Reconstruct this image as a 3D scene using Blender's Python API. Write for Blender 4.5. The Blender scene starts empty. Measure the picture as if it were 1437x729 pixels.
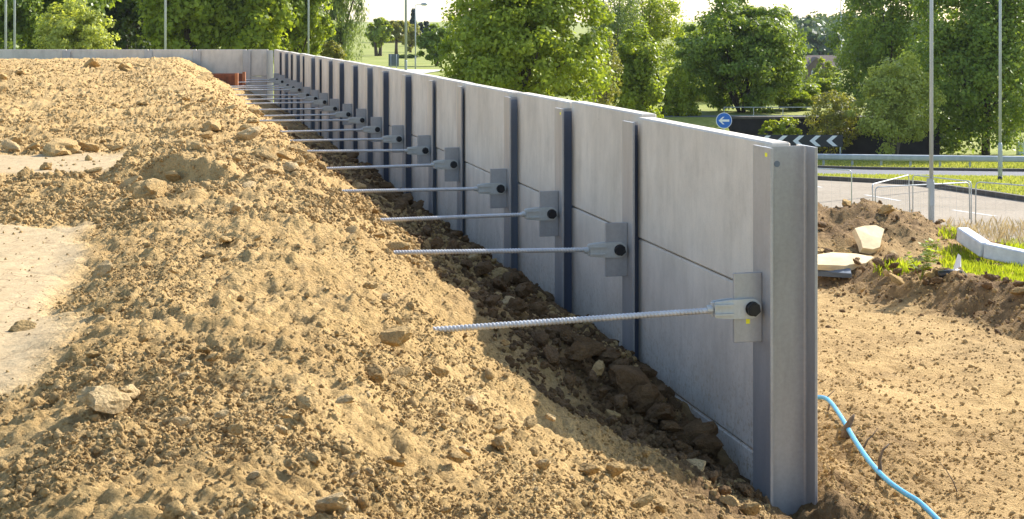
import bpy, bmesh, math, random
import numpy as np
from mathutils import Vector, Matrix

# ------------------------------------------------------------------ camera, sky, sun, exposure
random.seed(7)
RNG = np.random.default_rng(11)
SC = bpy.context.scene
COL = SC.collection
F, CX, HY = 2140.0, 718.5, 39.0          # focal length in photo pixels, image centre, horizon row
HC = 4.6                                  # camera height above the road
cam_d = bpy.data.cameras.new('camera')
cam = bpy.data.objects.new('camera', cam_d); COL.objects.link(cam)
cam.location = (0, 0, HC); cam.rotation_euler = (math.radians(90), 0, 0)
cam_d.sensor_width = 36.0; cam_d.lens = F / 1437 * 36
cam_d.shift_y = -(364.5 - HY) / 1437
cam_d.clip_start = 0.1; cam_d.clip_end = 6000
SC.camera = cam

SUN_AZ, SUN_EL = 47.0, 35.0               # degrees right of the view axis, above the horizon
world = bpy.data.worlds.new('World'); SC.world = world; world.use_nodes = True
wn = world.node_tree
for n in list(wn.nodes): wn.nodes.remove(n)
sky = wn.nodes.new('ShaderNodeTexSky'); sky.sky_type = 'NISHITA'; sky.sun_disc = False
sky.sun_elevation = math.radians(SUN_EL); sky.sun_rotation = math.radians(SUN_AZ)
sky.air_density = 1.0; sky.dust_density = 1.1; sky.ozone_density = 1.0; sky.altitude = 50
bg = wn.nodes.new('ShaderNodeBackground'); bg.inputs['Strength'].default_value = 0.15
wo = wn.nodes.new('ShaderNodeOutputWorld')
wn.links.new(sky.outputs[0], bg.inputs[0]); wn.links.new(bg.outputs[0], wo.inputs[0])
sl = bpy.data.lights.new('sun', 'SUN'); sl.energy = 4.6; sl.angle = math.radians(0.53); sl.color = (1.0, 0.95, 0.88)
sun = bpy.data.objects.new('sun', sl); COL.objects.link(sun)
_a, _e = math.radians(SUN_AZ), math.radians(SUN_EL)
sdir = Vector((math.sin(_a) * math.cos(_e), math.cos(_a) * math.cos(_e), math.sin(_e)))
sun.rotation_euler = sdir.to_track_quat('Z', 'Y').to_euler(); sun.location = (20, 20, 30)
SC.view_settings.view_transform = 'Standard'; SC.view_settings.look = 'None'
SC.view_settings.exposure = 1.12; SC.view_settings.gamma = 1.0
SC.render.engine = 'CYCLES'
SC.cycles.use_denoising = True
SC.cycles.max_bounces = 6; SC.cycles.diffuse_bounces = 4; SC.cycles.glossy_bounces = 2
SC.cycles.transmission_bounces = 3; SC.cycles.transparent_max_bounces = 4

# ------------------------------------------------------------------ helpers
def at(px, py, Z):
    return Vector(((px - CX) / F * Z, Z, HC - (py - HY) / F * Z))

class MB:
    """collects geometry for one mesh object"""
    def __init__(s): s.v = []; s.f = []
    def add(s, v, f):
        o = len(s.v); s.v += [tuple(p) for p in v]; s.f += [tuple(i + o for i in q) for q in f]; return s
    def box(s, a, b, ch=0.0):
        x0, y0, z0 = a; x1, y1, z1 = b
        if ch <= 0:
            v = [(x0,y0,z0),(x1,y0,z0),(x1,y1,z0),(x0,y1,z0),(x0,y0,z1),(x1,y0,z1),(x1,y1,z1),(x0,y1,z1)]
            return s.add(v, [(0,3,2,1),(4,5,6,7),(0,1,5,4),(1,2,6,5),(2,3,7,6),(3,0,4,7)])
        bm = bmesh.new(); bmesh.ops.create_cube(bm, size=1)
        for q in bm.verts:
            q.co = ((x0+x1)/2 + q.co.x*(x1-x0), (y0+y1)/2 + q.co.y*(y1-y0), (z0+z1)/2 + q.co.z*(z1-z0))
        bmesh.ops.bevel(bm, geom=bm.edges[:], offset=ch, segments=1, affect='EDGES')
        bm.verts.ensure_lookup_table(); bm.verts.index_update()
        s.add([q.co[:] for q in bm.verts], [[q.index for q in f.verts] for f in bm.faces]); bm.free(); return s
    def tube(s, pts, r, n=8, cap=True):
        pts = [Vector(p) for p in pts]; rs = r if isinstance(r, (list, tuple)) else [r] * len(pts)
        v, f = [], []; prev = None
        for i, p in enumerate(pts):
            t = (pts[min(i+1, len(pts)-1)] - pts[max(i-1, 0)]).normalized()
            if prev is None:
                a = t.orthogonal().normalized()
            else:
                a = (prev - t * prev.dot(t)); a = a.normalized() if a.length > 1e-6 else t.orthogonal().normalized()
            prev = a; b = t.cross(a)
            for k in range(n):
                q = 2 * math.pi * k / n
                v.append(p + (a * math.cos(q) + b * math.sin(q)) * rs[i])
        for i in range(len(pts) - 1):
            for k in range(n):
                f.append((i*n+k, i*n+(k+1) % n, (i+1)*n+(k+1) % n, (i+1)*n+k))
        if cap:
            f.append(tuple(range(n-1, -1, -1))); f.append(tuple(range((len(pts)-1)*n, len(pts)*n)))
        return s.add(v, f)
    def prism(s, poly, o, u, w, t):
        """poly (2-D) in the plane o + u*x + w*y, extruded along vector t"""
        o, u, w, t = map(Vector, (o, u, w, t)); n = len(poly)
        v = [o + u*x + w*y for x, y in poly] + [o + u*x + w*y + t for x, y in poly]
        f = [tuple(range(n-1, -1, -1)), tuple(range(n, 2*n))] + [(i, (i+1) % n, n+(i+1) % n, n+i) for i in range(n)]
        if u.cross(w).dot(t) < 0: f = [q[::-1] for q in f]
        return s.add(v, f)
    def build(s, name, m, parent=None, smooth=False):
        me = bpy.data.meshes.new(name); me.from_pydata(s.v, [], s.f)
        return link(name, me, m, parent, smooth)

def link(name, me, m, parent=None, smooth=False):
    if smooth: me.polygons.foreach_set('use_smooth', [True] * len(me.polygons))
    me.update()
    if m: me.materials.append(m)
    o = bpy.data.objects.new(name, me); COL.objects.link(o)
    if parent: o.parent = parent
    return o

def np_mesh(name, V, T, m, parent=None, attrs=None, k=3, smooth=False, face_attrs=None):
    """mesh from numpy arrays: V (n,3), T (m,k)"""
    me = bpy.data.meshes.new(name); V = np.ascontiguousarray(V, dtype=np.float32); T = np.ascontiguousarray(T, dtype=np.int32)
    me.vertices.add(len(V)); me.vertices.foreach_set('co', V.ravel())
    me.loops.add(T.size); me.loops.foreach_set('vertex_index', T.ravel())
    me.polygons.add(len(T)); me.polygons.foreach_set('loop_start', np.arange(0, T.size, k, dtype=np.int32))
    if smooth: me.polygons.foreach_set('use_smooth', np.ones(len(T), dtype=bool))
    for d, dom in ((attrs, 'POINT'), (face_attrs, 'FACE')):
        for key, a in (d or {}).items():
            me.attributes.new(key, 'FLOAT', dom).data.foreach_set('value', np.ascontiguousarray(a, dtype=np.float32))
    me.update(calc_edges=True); me.validate()
    return link(name, me, m, parent)

def empty(name, loc=(0,0,0), rz=0.0):
    o = bpy.data.objects.new(name, None); COL.objects.link(o); o.empty_display_size = 0.2
    o.location = loc; o.rotation_euler = (0, 0, rz); return o
def tag(o, label, cat, group=None):
    o['label'] = label; o['category'] = cat
    if group: o['group'] = group
    return o
def kind(o, k): o['kind'] = k; return o
def copy_tree(o, parent=None):
    c = o.copy(); COL.objects.link(c); c.parent = parent
    for ch in KIDS.get(o.name, []) or [x for x in o.children]: copy_tree(ch, c)
    return c
KIDS = {}

# ------------------------------------------------------------------ noise (numpy)
def _h(ix, iy, seed):
    n = (ix.astype(np.int64) * 374761393 + iy.astype(np.int64) * 668265263 + seed * 974711) & 0x7fffffff
    n = ((n ^ (n >> 13)) * 1274126177) & 0x7fffffff
    return ((n ^ (n >> 16)) & 0xffffff) / float(0xffffff)
def perlin(x, y, seed=0):
    x0, y0 = np.floor(x), np.floor(y); fx, fy = x - x0, y - y0
    u, v = fx*fx*fx*(fx*(fx*6-15)+10), fy*fy*fy*(fy*(fy*6-15)+10)
    def g(i, j):
        a = _h(x0+i, y0+j, seed) * 6.2831853
        return np.cos(a)*(fx-i) + np.sin(a)*(fy-j)
    return 1.5 * ((g(0,0)*(1-u)+g(1,0)*u)*(1-v) + (g(0,1)*(1-u)+g(1,1)*u)*v)
def bumps(x, y, seed=0, fill=0.75):
    """clod-like domes: one dome of random size per cell"""
    x0, y0 = np.floor(x), np.floor(y); out = np.zeros_like(x)
    for i in (-1, 0, 1):
        for j in (-1, 0, 1):
            cx, cy = x0+i, y0+j
            px, py = cx + _h(cx, cy, seed), cy + _h(cx, cy, seed+1)
            r = 0.25 + 0.5*_h(cx, cy, seed+2)**2; r = np.where(_h(cx, cy, seed+3) < fill, r, 0.0)
            q = r*r - (x-px)**2 - (y-py)**2
            out = np.maximum(out, np.sqrt(np.maximum(q, 0)))
    return out
def sst(a, b, x):
    t = np.clip((x-a)/(b-a), 0, 1); return t*t*(3-2*t)

# ------------------------------------------------------------------ materials
def mat(name):
    m = bpy.data.materials.new(name); m.use_nodes = True; nt = m.node_tree
    b = nt.nodes['Principled BSDF']; return m, nt, b
def nd(nt, t, **kw):
    n = nt.nodes.new(t)
    for k, v in kw.items(): setattr(n, k, v)
    return n
def noise(nt, scale, detail=4, rough=0.55, vec=None):
    n = nd(nt, 'ShaderNodeTexNoise'); n.inputs['Scale'].default_value = scale
    n.inputs['Detail'].default_value = detail; n.inputs['Roughness'].default_value = rough
    if vec is not None: nt.links.new(vec, n.inputs['Vector'])
    return n
def ramp(nt, fac, stops):
    r = nd(nt, 'ShaderNodeValToRGB'); e = r.color_ramp.elements
    while len(e) < len(stops): e.new(0.5)
    for q, (p, c) in zip(e, stops): q.position = p; q.color = (*c, 1)
    nt.links.new(fac, r.inputs[0]); return r
def mixc(nt, fac, a, b, mode='MIX'):
    n = nd(nt, 'ShaderNodeMix', data_type='RGBA', blend_type=mode)
    for sock, v in ((n.inputs[0], fac), (n.inputs[6], a), (n.inputs[7], b)):
        if hasattr(v, 'links'): nt.links.new(v, sock)
        else: sock.default_value = v if isinstance(v, (int, float)) else (*v, 1)
    return n.outputs[2]
def bump(nt, b, h, strength, dist):
    n = nd(nt, 'ShaderNodeBump'); n.inputs['Strength'].default_value = strength; n.inputs['Distance'].default_value = dist
    nt.links.new(h, n.inputs['Height']); nt.links.new(n.outputs[0], b.inputs['Normal']); return n
def world_pos(nt):
    return nd(nt, 'ShaderNodeNewGeometry').outputs['Position']

def soil_mat(name, light, mid, dark, fine=1.0):
    m, nt, b = mat(name); P = world_pos(nt)
    n1 = noise(nt, 0.9, 4, 0.6, P); n2 = noise(nt, 9, 5, 0.65, P); n3 = noise(nt, 60, 3, 0.6, P)
    c = ramp(nt, n2.outputs[0], [(0.28, dark), (0.48, mid), (0.7, light)]).outputs[0]
    c2 = ramp(nt, n1.outputs[0], [(0.3, dark), (0.5, mid), (0.68, light)]).outputs[0]
    c = mixc(nt, 0.4, c, c2)
    c = mixc(nt, 0.55, c, ramp(nt, n3.outputs[0], [(0.3, (0.55,)*3), (0.55, (1.0,)*3), (0.75, (1.25,)*3)]).outputs[0], 'MULTIPLY')
    at_ = nd(nt, 'ShaderNodeAttribute', attribute_name='packed')
    pk = ramp(nt, n2.outputs[0], [(0.3, (0.38, 0.275, 0.148)), (0.7, (0.47, 0.355, 0.20))]).outputs[0]
    wv = nd(nt, 'ShaderNodeMix', data_type='VECTOR'); wv.inputs[0].default_value = 0.10; nt.links.new(P, wv.inputs[4]); nt.links.new(noise(nt, 3, 3, 0.6, P).outputs['Color'], wv.inputs[5])
    ck = nd(nt, 'ShaderNodeTexVoronoi', feature='DISTANCE_TO_EDGE'); ck.inputs['Scale'].default_value = 3.4; nt.links.new(wv.outputs[1], ck.inputs['Vector'])
    pk = mixc(nt, ramp(nt, ck.outputs['Distance'], [(0.0, (1, 1, 1)), (0.014, (0, 0, 0))]).outputs[0], pk, (0.25, 0.165, 0.08))
    pk = mixc(nt, 0.6, pk, ramp(nt, n3.outputs[0], [(0.3, (0.72,)*3), (0.5, (1,)*3), (0.7, (1.1,)*3)]).outputs[0], 'MULTIPLY')
    c = mixc(nt, at_.outputs['Fac'], c, pk)
    ab = nd(nt, 'ShaderNodeAttribute', attribute_name='loam_shade')  # brown soil; at the wall foot it also carries shade as colour
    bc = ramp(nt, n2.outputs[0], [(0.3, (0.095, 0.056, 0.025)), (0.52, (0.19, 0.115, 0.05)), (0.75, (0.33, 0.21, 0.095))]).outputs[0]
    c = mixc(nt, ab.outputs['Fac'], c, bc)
    nt.links.new(c, b.inputs['Base Color']); b.inputs['Roughness'].default_value = 0.95; b.inputs['Specular IOR Level'].default_value = 0.15
    v = nd(nt, 'ShaderNodeTexVoronoi'); v.inputs['Scale'].default_value = 45 * fine; nt.links.new(P, v.inputs['Vector'])
    n4 = noise(nt, 35 * fine, 6, 0.7, P)
    mm = nd(nt, 'ShaderNodeMath', operation='SUBTRACT'); nt.links.new(n4.outputs[0], mm.inputs[0])
    m2 = nd(nt, 'ShaderNodeMath', operation='MULTIPLY'); nt.links.new(v.outputs['Distance'], m2.inputs[0]); m2.inputs[1].default_value = 0.5
    nt.links.new(m2.outputs[0], mm.inputs[1])
    b1 = bump(nt, b, mm.outputs[0], 1.0, 0.019)
    n5 = noise(nt, 10 * fine, 9, 0.72, P)
    b2 = nd(nt, 'ShaderNodeBump'); b2.inputs['Strength'].default_value = 0.9; b2.inputs['Distance'].default_value = 0.048
    pm = nd(nt, 'ShaderNodeMath', operation='MULTIPLY_ADD'); nt.links.new(at_.outputs['Fac'], pm.inputs[0]); pm.inputs[1].default_value = -0.62; pm.inputs[2].default_value = 0.9
    nt.links.new(pm.outputs[0], b2.inputs['Strength'])
    nt.links.new(n5.outputs[0], b2.inputs['Height']); nt.links.new(b2.outputs[0], b1.inputs['Normal']); nt.links.new(pm.outputs[0], b1.inputs['Strength'])
    return m
M = {}
M['soil'] = soil_mat('sandy_clay', (0.62, 0.425, 0.188), (0.50, 0.33, 0.133), (0.33, 0.205, 0.08))
M['clod'] = soil_mat('clay_clod', (0.64, 0.44, 0.20), (0.53, 0.352, 0.146), (0.36, 0.226, 0.09), 1.3)
M['stone'] = soil_mat('pale_stone', (0.72, 0.54, 0.295), (0.60, 0.42, 0.20), (0.44, 0.295, 0.13), 1.3)
M['loam_shade_clod'] = soil_mat('brown_shade_clay_clod', (0.27, 0.165, 0.078), (0.175, 0.105, 0.048), (0.09, 0.053, 0.024), 1.3)  # brown berm clay; also paints the shade on the wall-foot lumps

def simple(name, c, rough=0.6, metal=0.0, var=0.0, scale=8.0, bmp=0.0, spec=0.5):
    m, nt, b = mat(name)
    if var > 0:
        P = nd(nt, 'ShaderNodeTexCoord').outputs['Object']
        n = noise(nt, scale, 5, 0.6, P)
        r = ramp(nt, n.outputs[0], [(0.3, tuple(x*(1-var) for x in c)), (0.7, tuple(min(1, x*(1+var)) for x in c))])
        nt.links.new(r.outputs[0], b.inputs['Base Color'])
        if bmp > 0: bump(nt, b, n.outputs[0], bmp, 0.01)
    else: b.inputs['Base Color'].default_value = (*c, 1)
    b.inputs['Roughness'].default_value = rough; b.inputs['Metallic'].default_value = metal
    b.inputs['Specular IOR Level'].default_value = spec
    return m

def concrete_mat():
    m, nt, b = mat('precast_concrete'); P = world_pos(nt)
    mp = nd(nt, 'ShaderNodeMapping'); mp.inputs['Scale'].default_value = (1.0, 1.0, 0.22); nt.links.new(P, mp.inputs[0])
    n1 = noise(nt, 1.2, 5, 0.6, P); n2 = noise(nt, 7, 5, 0.65, mp.outputs[0]); n3 = noise(nt, 90, 3, 0.6, P)
    c = ramp(nt, n1.outputs[0], [(0.3, (0.56, 0.495, 0.405)), (0.7, (0.68, 0.61, 0.512))]).outputs[0]
    c = mixc(nt, 0.6, c, ramp(nt, n2.outputs[0], [(0.3, (0.80, 0.79, 0.77)), (0.55, (1, 1, 1)), (0.75, (1.08, 1.07, 1.05))]).outputs[0], 'MULTIPLY')
    c = mixc(nt, 0.35, c, ramp(nt, n3.outputs[0], [(0.3, (0.8,)*3), (0.6, (1.05,)*3)]).outputs[0], 'MULTIPLY')
    v = nd(nt, 'ShaderNodeTexVoronoi'); v.inputs['Scale'].default_value = 4.5; nt.links.new(P, v.inputs['Vector'])
    pit = nd(nt, 'ShaderNodeMath', operation='LESS_THAN'); nt.links.new(v.outputs['Distance'], pit.inputs[0]); pit.inputs[1].default_value = 0.022
    sm = noise(nt, 2.2, 7, 0.7, P)
    c = mixc(nt, 0.38, c, ramp(nt, sm.outputs[0], [(0.36, (0.78, 0.77, 0.76)), (0.5, (1, 1, 1)), (0.66, (1.12, 1.10, 1.06))]).outputs[0], 'MULTIPLY')
    c = mixc(nt, pit.outputs[0], c, (0.12, 0.11, 0.10))
    sx = nd(nt, 'ShaderNodeSeparateXYZ'); nt.links.new(P, sx.inputs[0])
    mr = nd(nt, 'ShaderNodeMapRange'); nt.links.new(sx.outputs['Z'], mr.inputs[0]); mr.inputs[1].default_value = 1.5; mr.inputs[2].default_value = 2.5; mr.inputs[3].default_value = 1.0; mr.inputs[4].default_value = 0.0
    sp = noise(nt, 26, 6, 0.75, P); m3 = nd(nt, 'ShaderNodeMath', operation='MULTIPLY'); nt.links.new(mr.outputs[0], m3.inputs[0])
    gt = ramp(nt, sp.outputs[0], [(0.50, (0, 0, 0)), (0.62, (1, 1, 1))]); nt.links.new(gt.outputs[0], m3.inputs[1])
    c = mixc(nt, m3.outputs[0], c, (0.40, 0.29, 0.165))
    nt.links.new(c, b.inputs['Base Color']); b.inputs['Roughness'].default_value = 0.85; b.inputs['Specular IOR Level'].default_value = 0.3
    bump(nt, b, n3.outputs[0], 0.25, 0.004); return m
M['concrete'] = concrete_mat()

def galv_mat(name, c0, c1, rough, metal):
    m, nt, b = mat(name); P = world_pos(nt)
    mp = nd(nt, 'ShaderNodeMapping'); mp.inputs['Scale'].default_value = (1.0, 1.0, 0.15); nt.links.new(P, mp.inputs[0])
    n1 = noise(nt, 5, 5, 0.65, mp.outputs[0]); n2 = noise(nt, 38, 4, 0.6, P)
    c = ramp(nt, n1.outputs[0], [(0.3, c0), (0.7, c1)]).outputs[0]
    c = mixc(nt, 0.4, c, ramp(nt, n2.outputs[0], [(0.35, (0.82,)*3), (0.65, (1.1,)*3)]).outputs[0], 'MULTIPLY')
    nt.links.new(c, b.inputs['Base Color']); b.inputs['Metallic'].default_value = metal
    rr = nd(nt, 'ShaderNodeMapRange'); nt.links.new(n2.outputs[0], rr.inputs[0]); rr.inputs[3].default_value = rough-0.1; rr.inputs[4].default_value = rough+0.12
    nt.links.new(rr.outputs[0], b.inputs['Roughness'])
    bump(nt, b, n2.outputs[0], 0.08, 0.003); return m
M['galv'] = galv_mat('galvanised_steel', (0.31, 0.302, 0.292), (0.42, 0.41, 0.397), 0.42, 0.25)
M['galv_plate'] = galv_mat('galvanised_plate', (0.33, 0.33, 0.33), (0.43, 0.43, 0.43), 0.5, 0.6)
M['galv_rod'] = galv_mat('galvanised_bar', (0.44, 0.435, 0.42), (0.60, 0.59, 0.57), 0.45, 0.35)
M['galv_clevis'] = galv_mat('galvanised_casting', (0.40, 0.41, 0.39), (0.52, 0.53, 0.50), 0.5, 0.3)
M['barrier_galv'] = galv_mat('barrier_tube', (0.38, 0.41, 0.41), (0.50, 0.53, 0.53), 0.45, 0.2)
M['lamp_galv'] = galv_mat('lamp_column_steel', (0.34, 0.37, 0.38), (0.44, 0.47, 0.48), 0.5, 0.1)
M['gap_shade'] = simple('navy_gap_shade', (0.09, 0.11, 0.16), 0.5)  # painted shade for the gaps beside the posts, in two tones
M['gap_shade_grey'] = simple('blue_grey_gap_shade', (0.17, 0.195, 0.24), 0.5)
M['bolt'] = simple('black_bolt', (0.012, 0.012, 0.015), 0.45, 0.3)
M['yellow'] = simple('yellow_paint', (0.85, 0.80, 0.02), 0.6)
M['rust'] = simple('rusty_steel', (0.17, 0.055, 0.025), 0.85, 0.0, 0.5, 5, 0.3)
M['rust_light'] = simple('orange_rust', (0.38, 0.15, 0.06), 0.8, 0.0, 0.3, 5)
M['blue_pipe'] = simple('blue_pipe_plastic', (0.055, 0.32, 0.60), 0.4, 0.0, 0.12, 9)
M['kerb_white'] = simple('pale_precast_kerb', (0.66, 0.68, 0.68), 0.8, 0.0, 0.15, 6, 0.2)
M['slab'] = simple('pale_rubble', (0.74, 0.57, 0.32), 0.9, 0.0, 0.2, 5, 0.5)
M['black_plastic'] = simple('black_plastic', (0.02, 0.02, 0.022), 0.45)
M['white_plastic'] = simple('white_plastic_sheet', (0.78, 0.78, 0.78), 0.5)
M['root'] = simple('root_wood', (0.13, 0.09, 0.055), 0.9, 0.0, 0.4, 20)
M['sign_blue'] = simple('sign_blue', (0.01, 0.13, 0.52), 0.4)
M['sign_white'] = simple('sign_white', (0.80, 0.80, 0.80), 0.4)
M['sign_black'] = simple('sign_black', (0.015, 0.017, 0.022), 0.4)
M['sign_back'] = simple('sign_back_grey', (0.14, 0.17, 0.20), 0.6)
M['bark'] = simple('bark', (0.07, 0.05, 0.035), 0.95, 0.0, 0.4, 6, 0.6)
M['bark_pale'] = simple('pale_bark', (0.16, 0.13, 0.10), 0.95, 0.0, 0.35, 6, 0.6)
M['dark_wall'] = simple('dark_brick', (0.030, 0.024, 0.022), 0.9, 0.0, 0.35, 2)
M['white_wall'] = simple('white_render', (0.72, 0.71, 0.68), 0.8, 0.0, 0.05, 1)
M['tile'] = simple('brown_tiles', (0.12, 0.085, 0.065), 0.85, 0.0, 0.3, 2)
M['glass'] = simple('window_glass', (0.03, 0.04, 0.05), 0.1)
M['cabinet'] = simple('pale_green_cabinet', (0.60, 0.68, 0.64), 0.5)

def ground_mat(name, stops, s1, s2, bmp=0.4):
    m, nt, b = mat(name); P = world_pos(nt)
    a = noise(nt, s1, 5, 0.6, P); d = noise(nt, s2, 4, 0.65, P)
    c = ramp(nt, a.outputs[0], stops).outputs[0]
    c = mixc(nt, 0.7, c, ramp(nt, d.outputs[0], [(0.3, (0.6,)*3), (0.55, (1,)*3), (0.75, (1.3,)*3)]).outputs[0], 'MULTIPLY')
    nt.links.new(c, b.inputs['Base Color']); b.inputs['Roughness'].default_value = 0.95; b.inputs['Specular IOR Level'].default_value = 0.2
    bump(nt, b, d.outputs[0], bmp, 0.05); return m
M['grass'] = ground_mat('mown_grass', [(0.3, (0.17, 0.20, 0.035)), (0.5, (0.24, 0.26, 0.05)), (0.72, (0.32, 0.32, 0.10))], 0.35, 6)
M['road_near'] = ground_mat('dusty_road', [(0.3, (0.26, 0.215, 0.155)), (0.7, (0.32, 0.268, 0.20))], 0.5, 12, 0.1)
M['road_far'] = ground_mat('grey_asphalt', [(0.3, (0.16, 0.16, 0.165)), (0.7, (0.20, 0.20, 0.205))], 0.5, 12, 0.1)
M['kerb'] = simple('kerb_stone', (0.10, 0.085, 0.07), 0.9, 0.0, 0.25, 3)
M['paint'] = simple('road_paint', (0.52, 0.50, 0.45), 0.7)
M['path'] = simple('pale_path', (0.62, 0.60, 0.56), 0.9)

def leaf_mat(name, dark, light, trans=0.4, tcol=None):
    m, nt, b = mat(name)
    a = nd(nt, 'ShaderNodeAttribute', attribute_name='tint')
    c = ramp(nt, a.outputs['Fac'], [(0.0, dark), (1.0, light)]).outputs[0]
    nt.links.new(c, b.inputs['Base Color']); b.inputs['Roughness'].default_value = 0.42; b.inputs['Specular IOR Level'].default_value = 0.22
    t = nd(nt, 'ShaderNodeBsdfTranslucent')
    tc = mixc(nt, 1.0, c, tcol or (1.65, 1.6, 0.6), 'MULTIPLY'); nt.links.new(tc, t.inputs[0])
    mx = nd(nt, 'ShaderNodeMixShader'); mx.inputs[0].default_value = trans
    nt.links.new(b.outputs[0], mx.inputs[1]); nt.links.new(t.outputs[0], mx.inputs[2])
    nt.links.new(mx.outputs[0], nt.nodes['Material Output'].inputs['Surface']); return m
L = {
 'green': leaf_mat('leaf_green', (0.095, 0.15, 0.022), (0.26, 0.325, 0.06), 0.40),
 'bright': leaf_mat('leaf_bright', (0.135, 0.185, 0.02), (0.33, 0.385, 0.05), 0.45),
 'lime': leaf_mat('leaf_lime', (0.16, 0.21, 0.018), (0.34, 0.38, 0.04), 0.5),
 'dark': leaf_mat('leaf_dark', (0.030, 0.055, 0.012), (0.09, 0.125, 0.025), 0.35),
 'olive': leaf_mat('leaf_olive', (0.25, 0.285, 0.06), (0.46, 0.49, 0.15), 0.48),
 'grey': leaf_mat('leaf_greygreen', (0.10, 0.15, 0.05), (0.21, 0.26, 0.085), 0.4),
 'bronze': leaf_mat('leaf_bronze', (0.15, 0.155, 0.032), (0.32, 0.31, 0.075), 0.4),
 'blue': leaf_mat('leaf_conifer', (0.015, 0.035, 0.028), (0.04, 0.07, 0.05), 0.15),
 'far': leaf_mat('leaf_far_wood', (0.055, 0.095, 0.045), (0.12, 0.16, 0.075), 0.3),
 'straw': leaf_mat('straw', (0.30, 0.23, 0.12), (0.48, 0.40, 0.24), 0.3, (1.2, 1.1, 0.9)),
 'blade': leaf_mat('grass_blade', (0.21, 0.24, 0.045), (0.40, 0.40, 0.14), 0.35),
}

# ------------------------------------------------------------------ wall frame
TH = math.atan2(480.5, F)
WV = np.array([-math.sin(TH), math.cos(TH)])          # along the long wall, away from the camera
PV = np.array([math.cos(TH), math.sin(TH)])           # through the wall, away from the soil
Z0 = 9.79
W0 = np.array([(1081 - CX) / F * Z0, Z0]) + 0.15 * WV
WROT = math.pi / 2 + TH
def sd(X, Y):
    a, b = X - W0[0], Y - W0[1]
    return a*WV[0] + b*WV[1], -(a*PV[0] + b*PV[1])
def from_sd(s, d):
    return W0[0] + s*WV[0] - d*PV[0], W0[1] + s*WV[1] - d*PV[1]
PX = [1081, 887, 788, 714, 646, 605, 567, 536, 514, 494, 475, 460, 447, 435.5, 423.5, 415, 407, 399, 391.5]
SN = [(1/(x-238) - 1/843.0) / 0.297e-3 * 2.5 for x in PX]
S_END = 49.2

# ------------------------------------------------------------------ ground shape
YB = [-40, 0, 10, 20, 30, 38, 46, 54, 66, 72, 87, 110, 150, 240, 330, 420, 600, 1600]
HB = [3.2, 3.25, 3.42, 3.72, 4.30, 4.62, 4.80, 5.40, 6.20, 6.42, 6.9, 7.0, 7.8, 10.2, 8.0, 5.0, 1.0, -6.0]
YL = [-40, 30, 60, 100, 160, 250, 600, 1600]
HL = [3.6, 3.6, 3.3, 3.1, 3.4, 3.6, 2.0, -6]
def far_h(X, Y):
    X = np.asarray(X, float); Y = np.asarray(Y, float)
    t = sst(-0.04, 0.09, X / np.maximum(Y, 1.0))
    return HC - (np.interp(Y, YL, HL)*(1-t) + np.interp(Y, YB, HB)*t)

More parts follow.
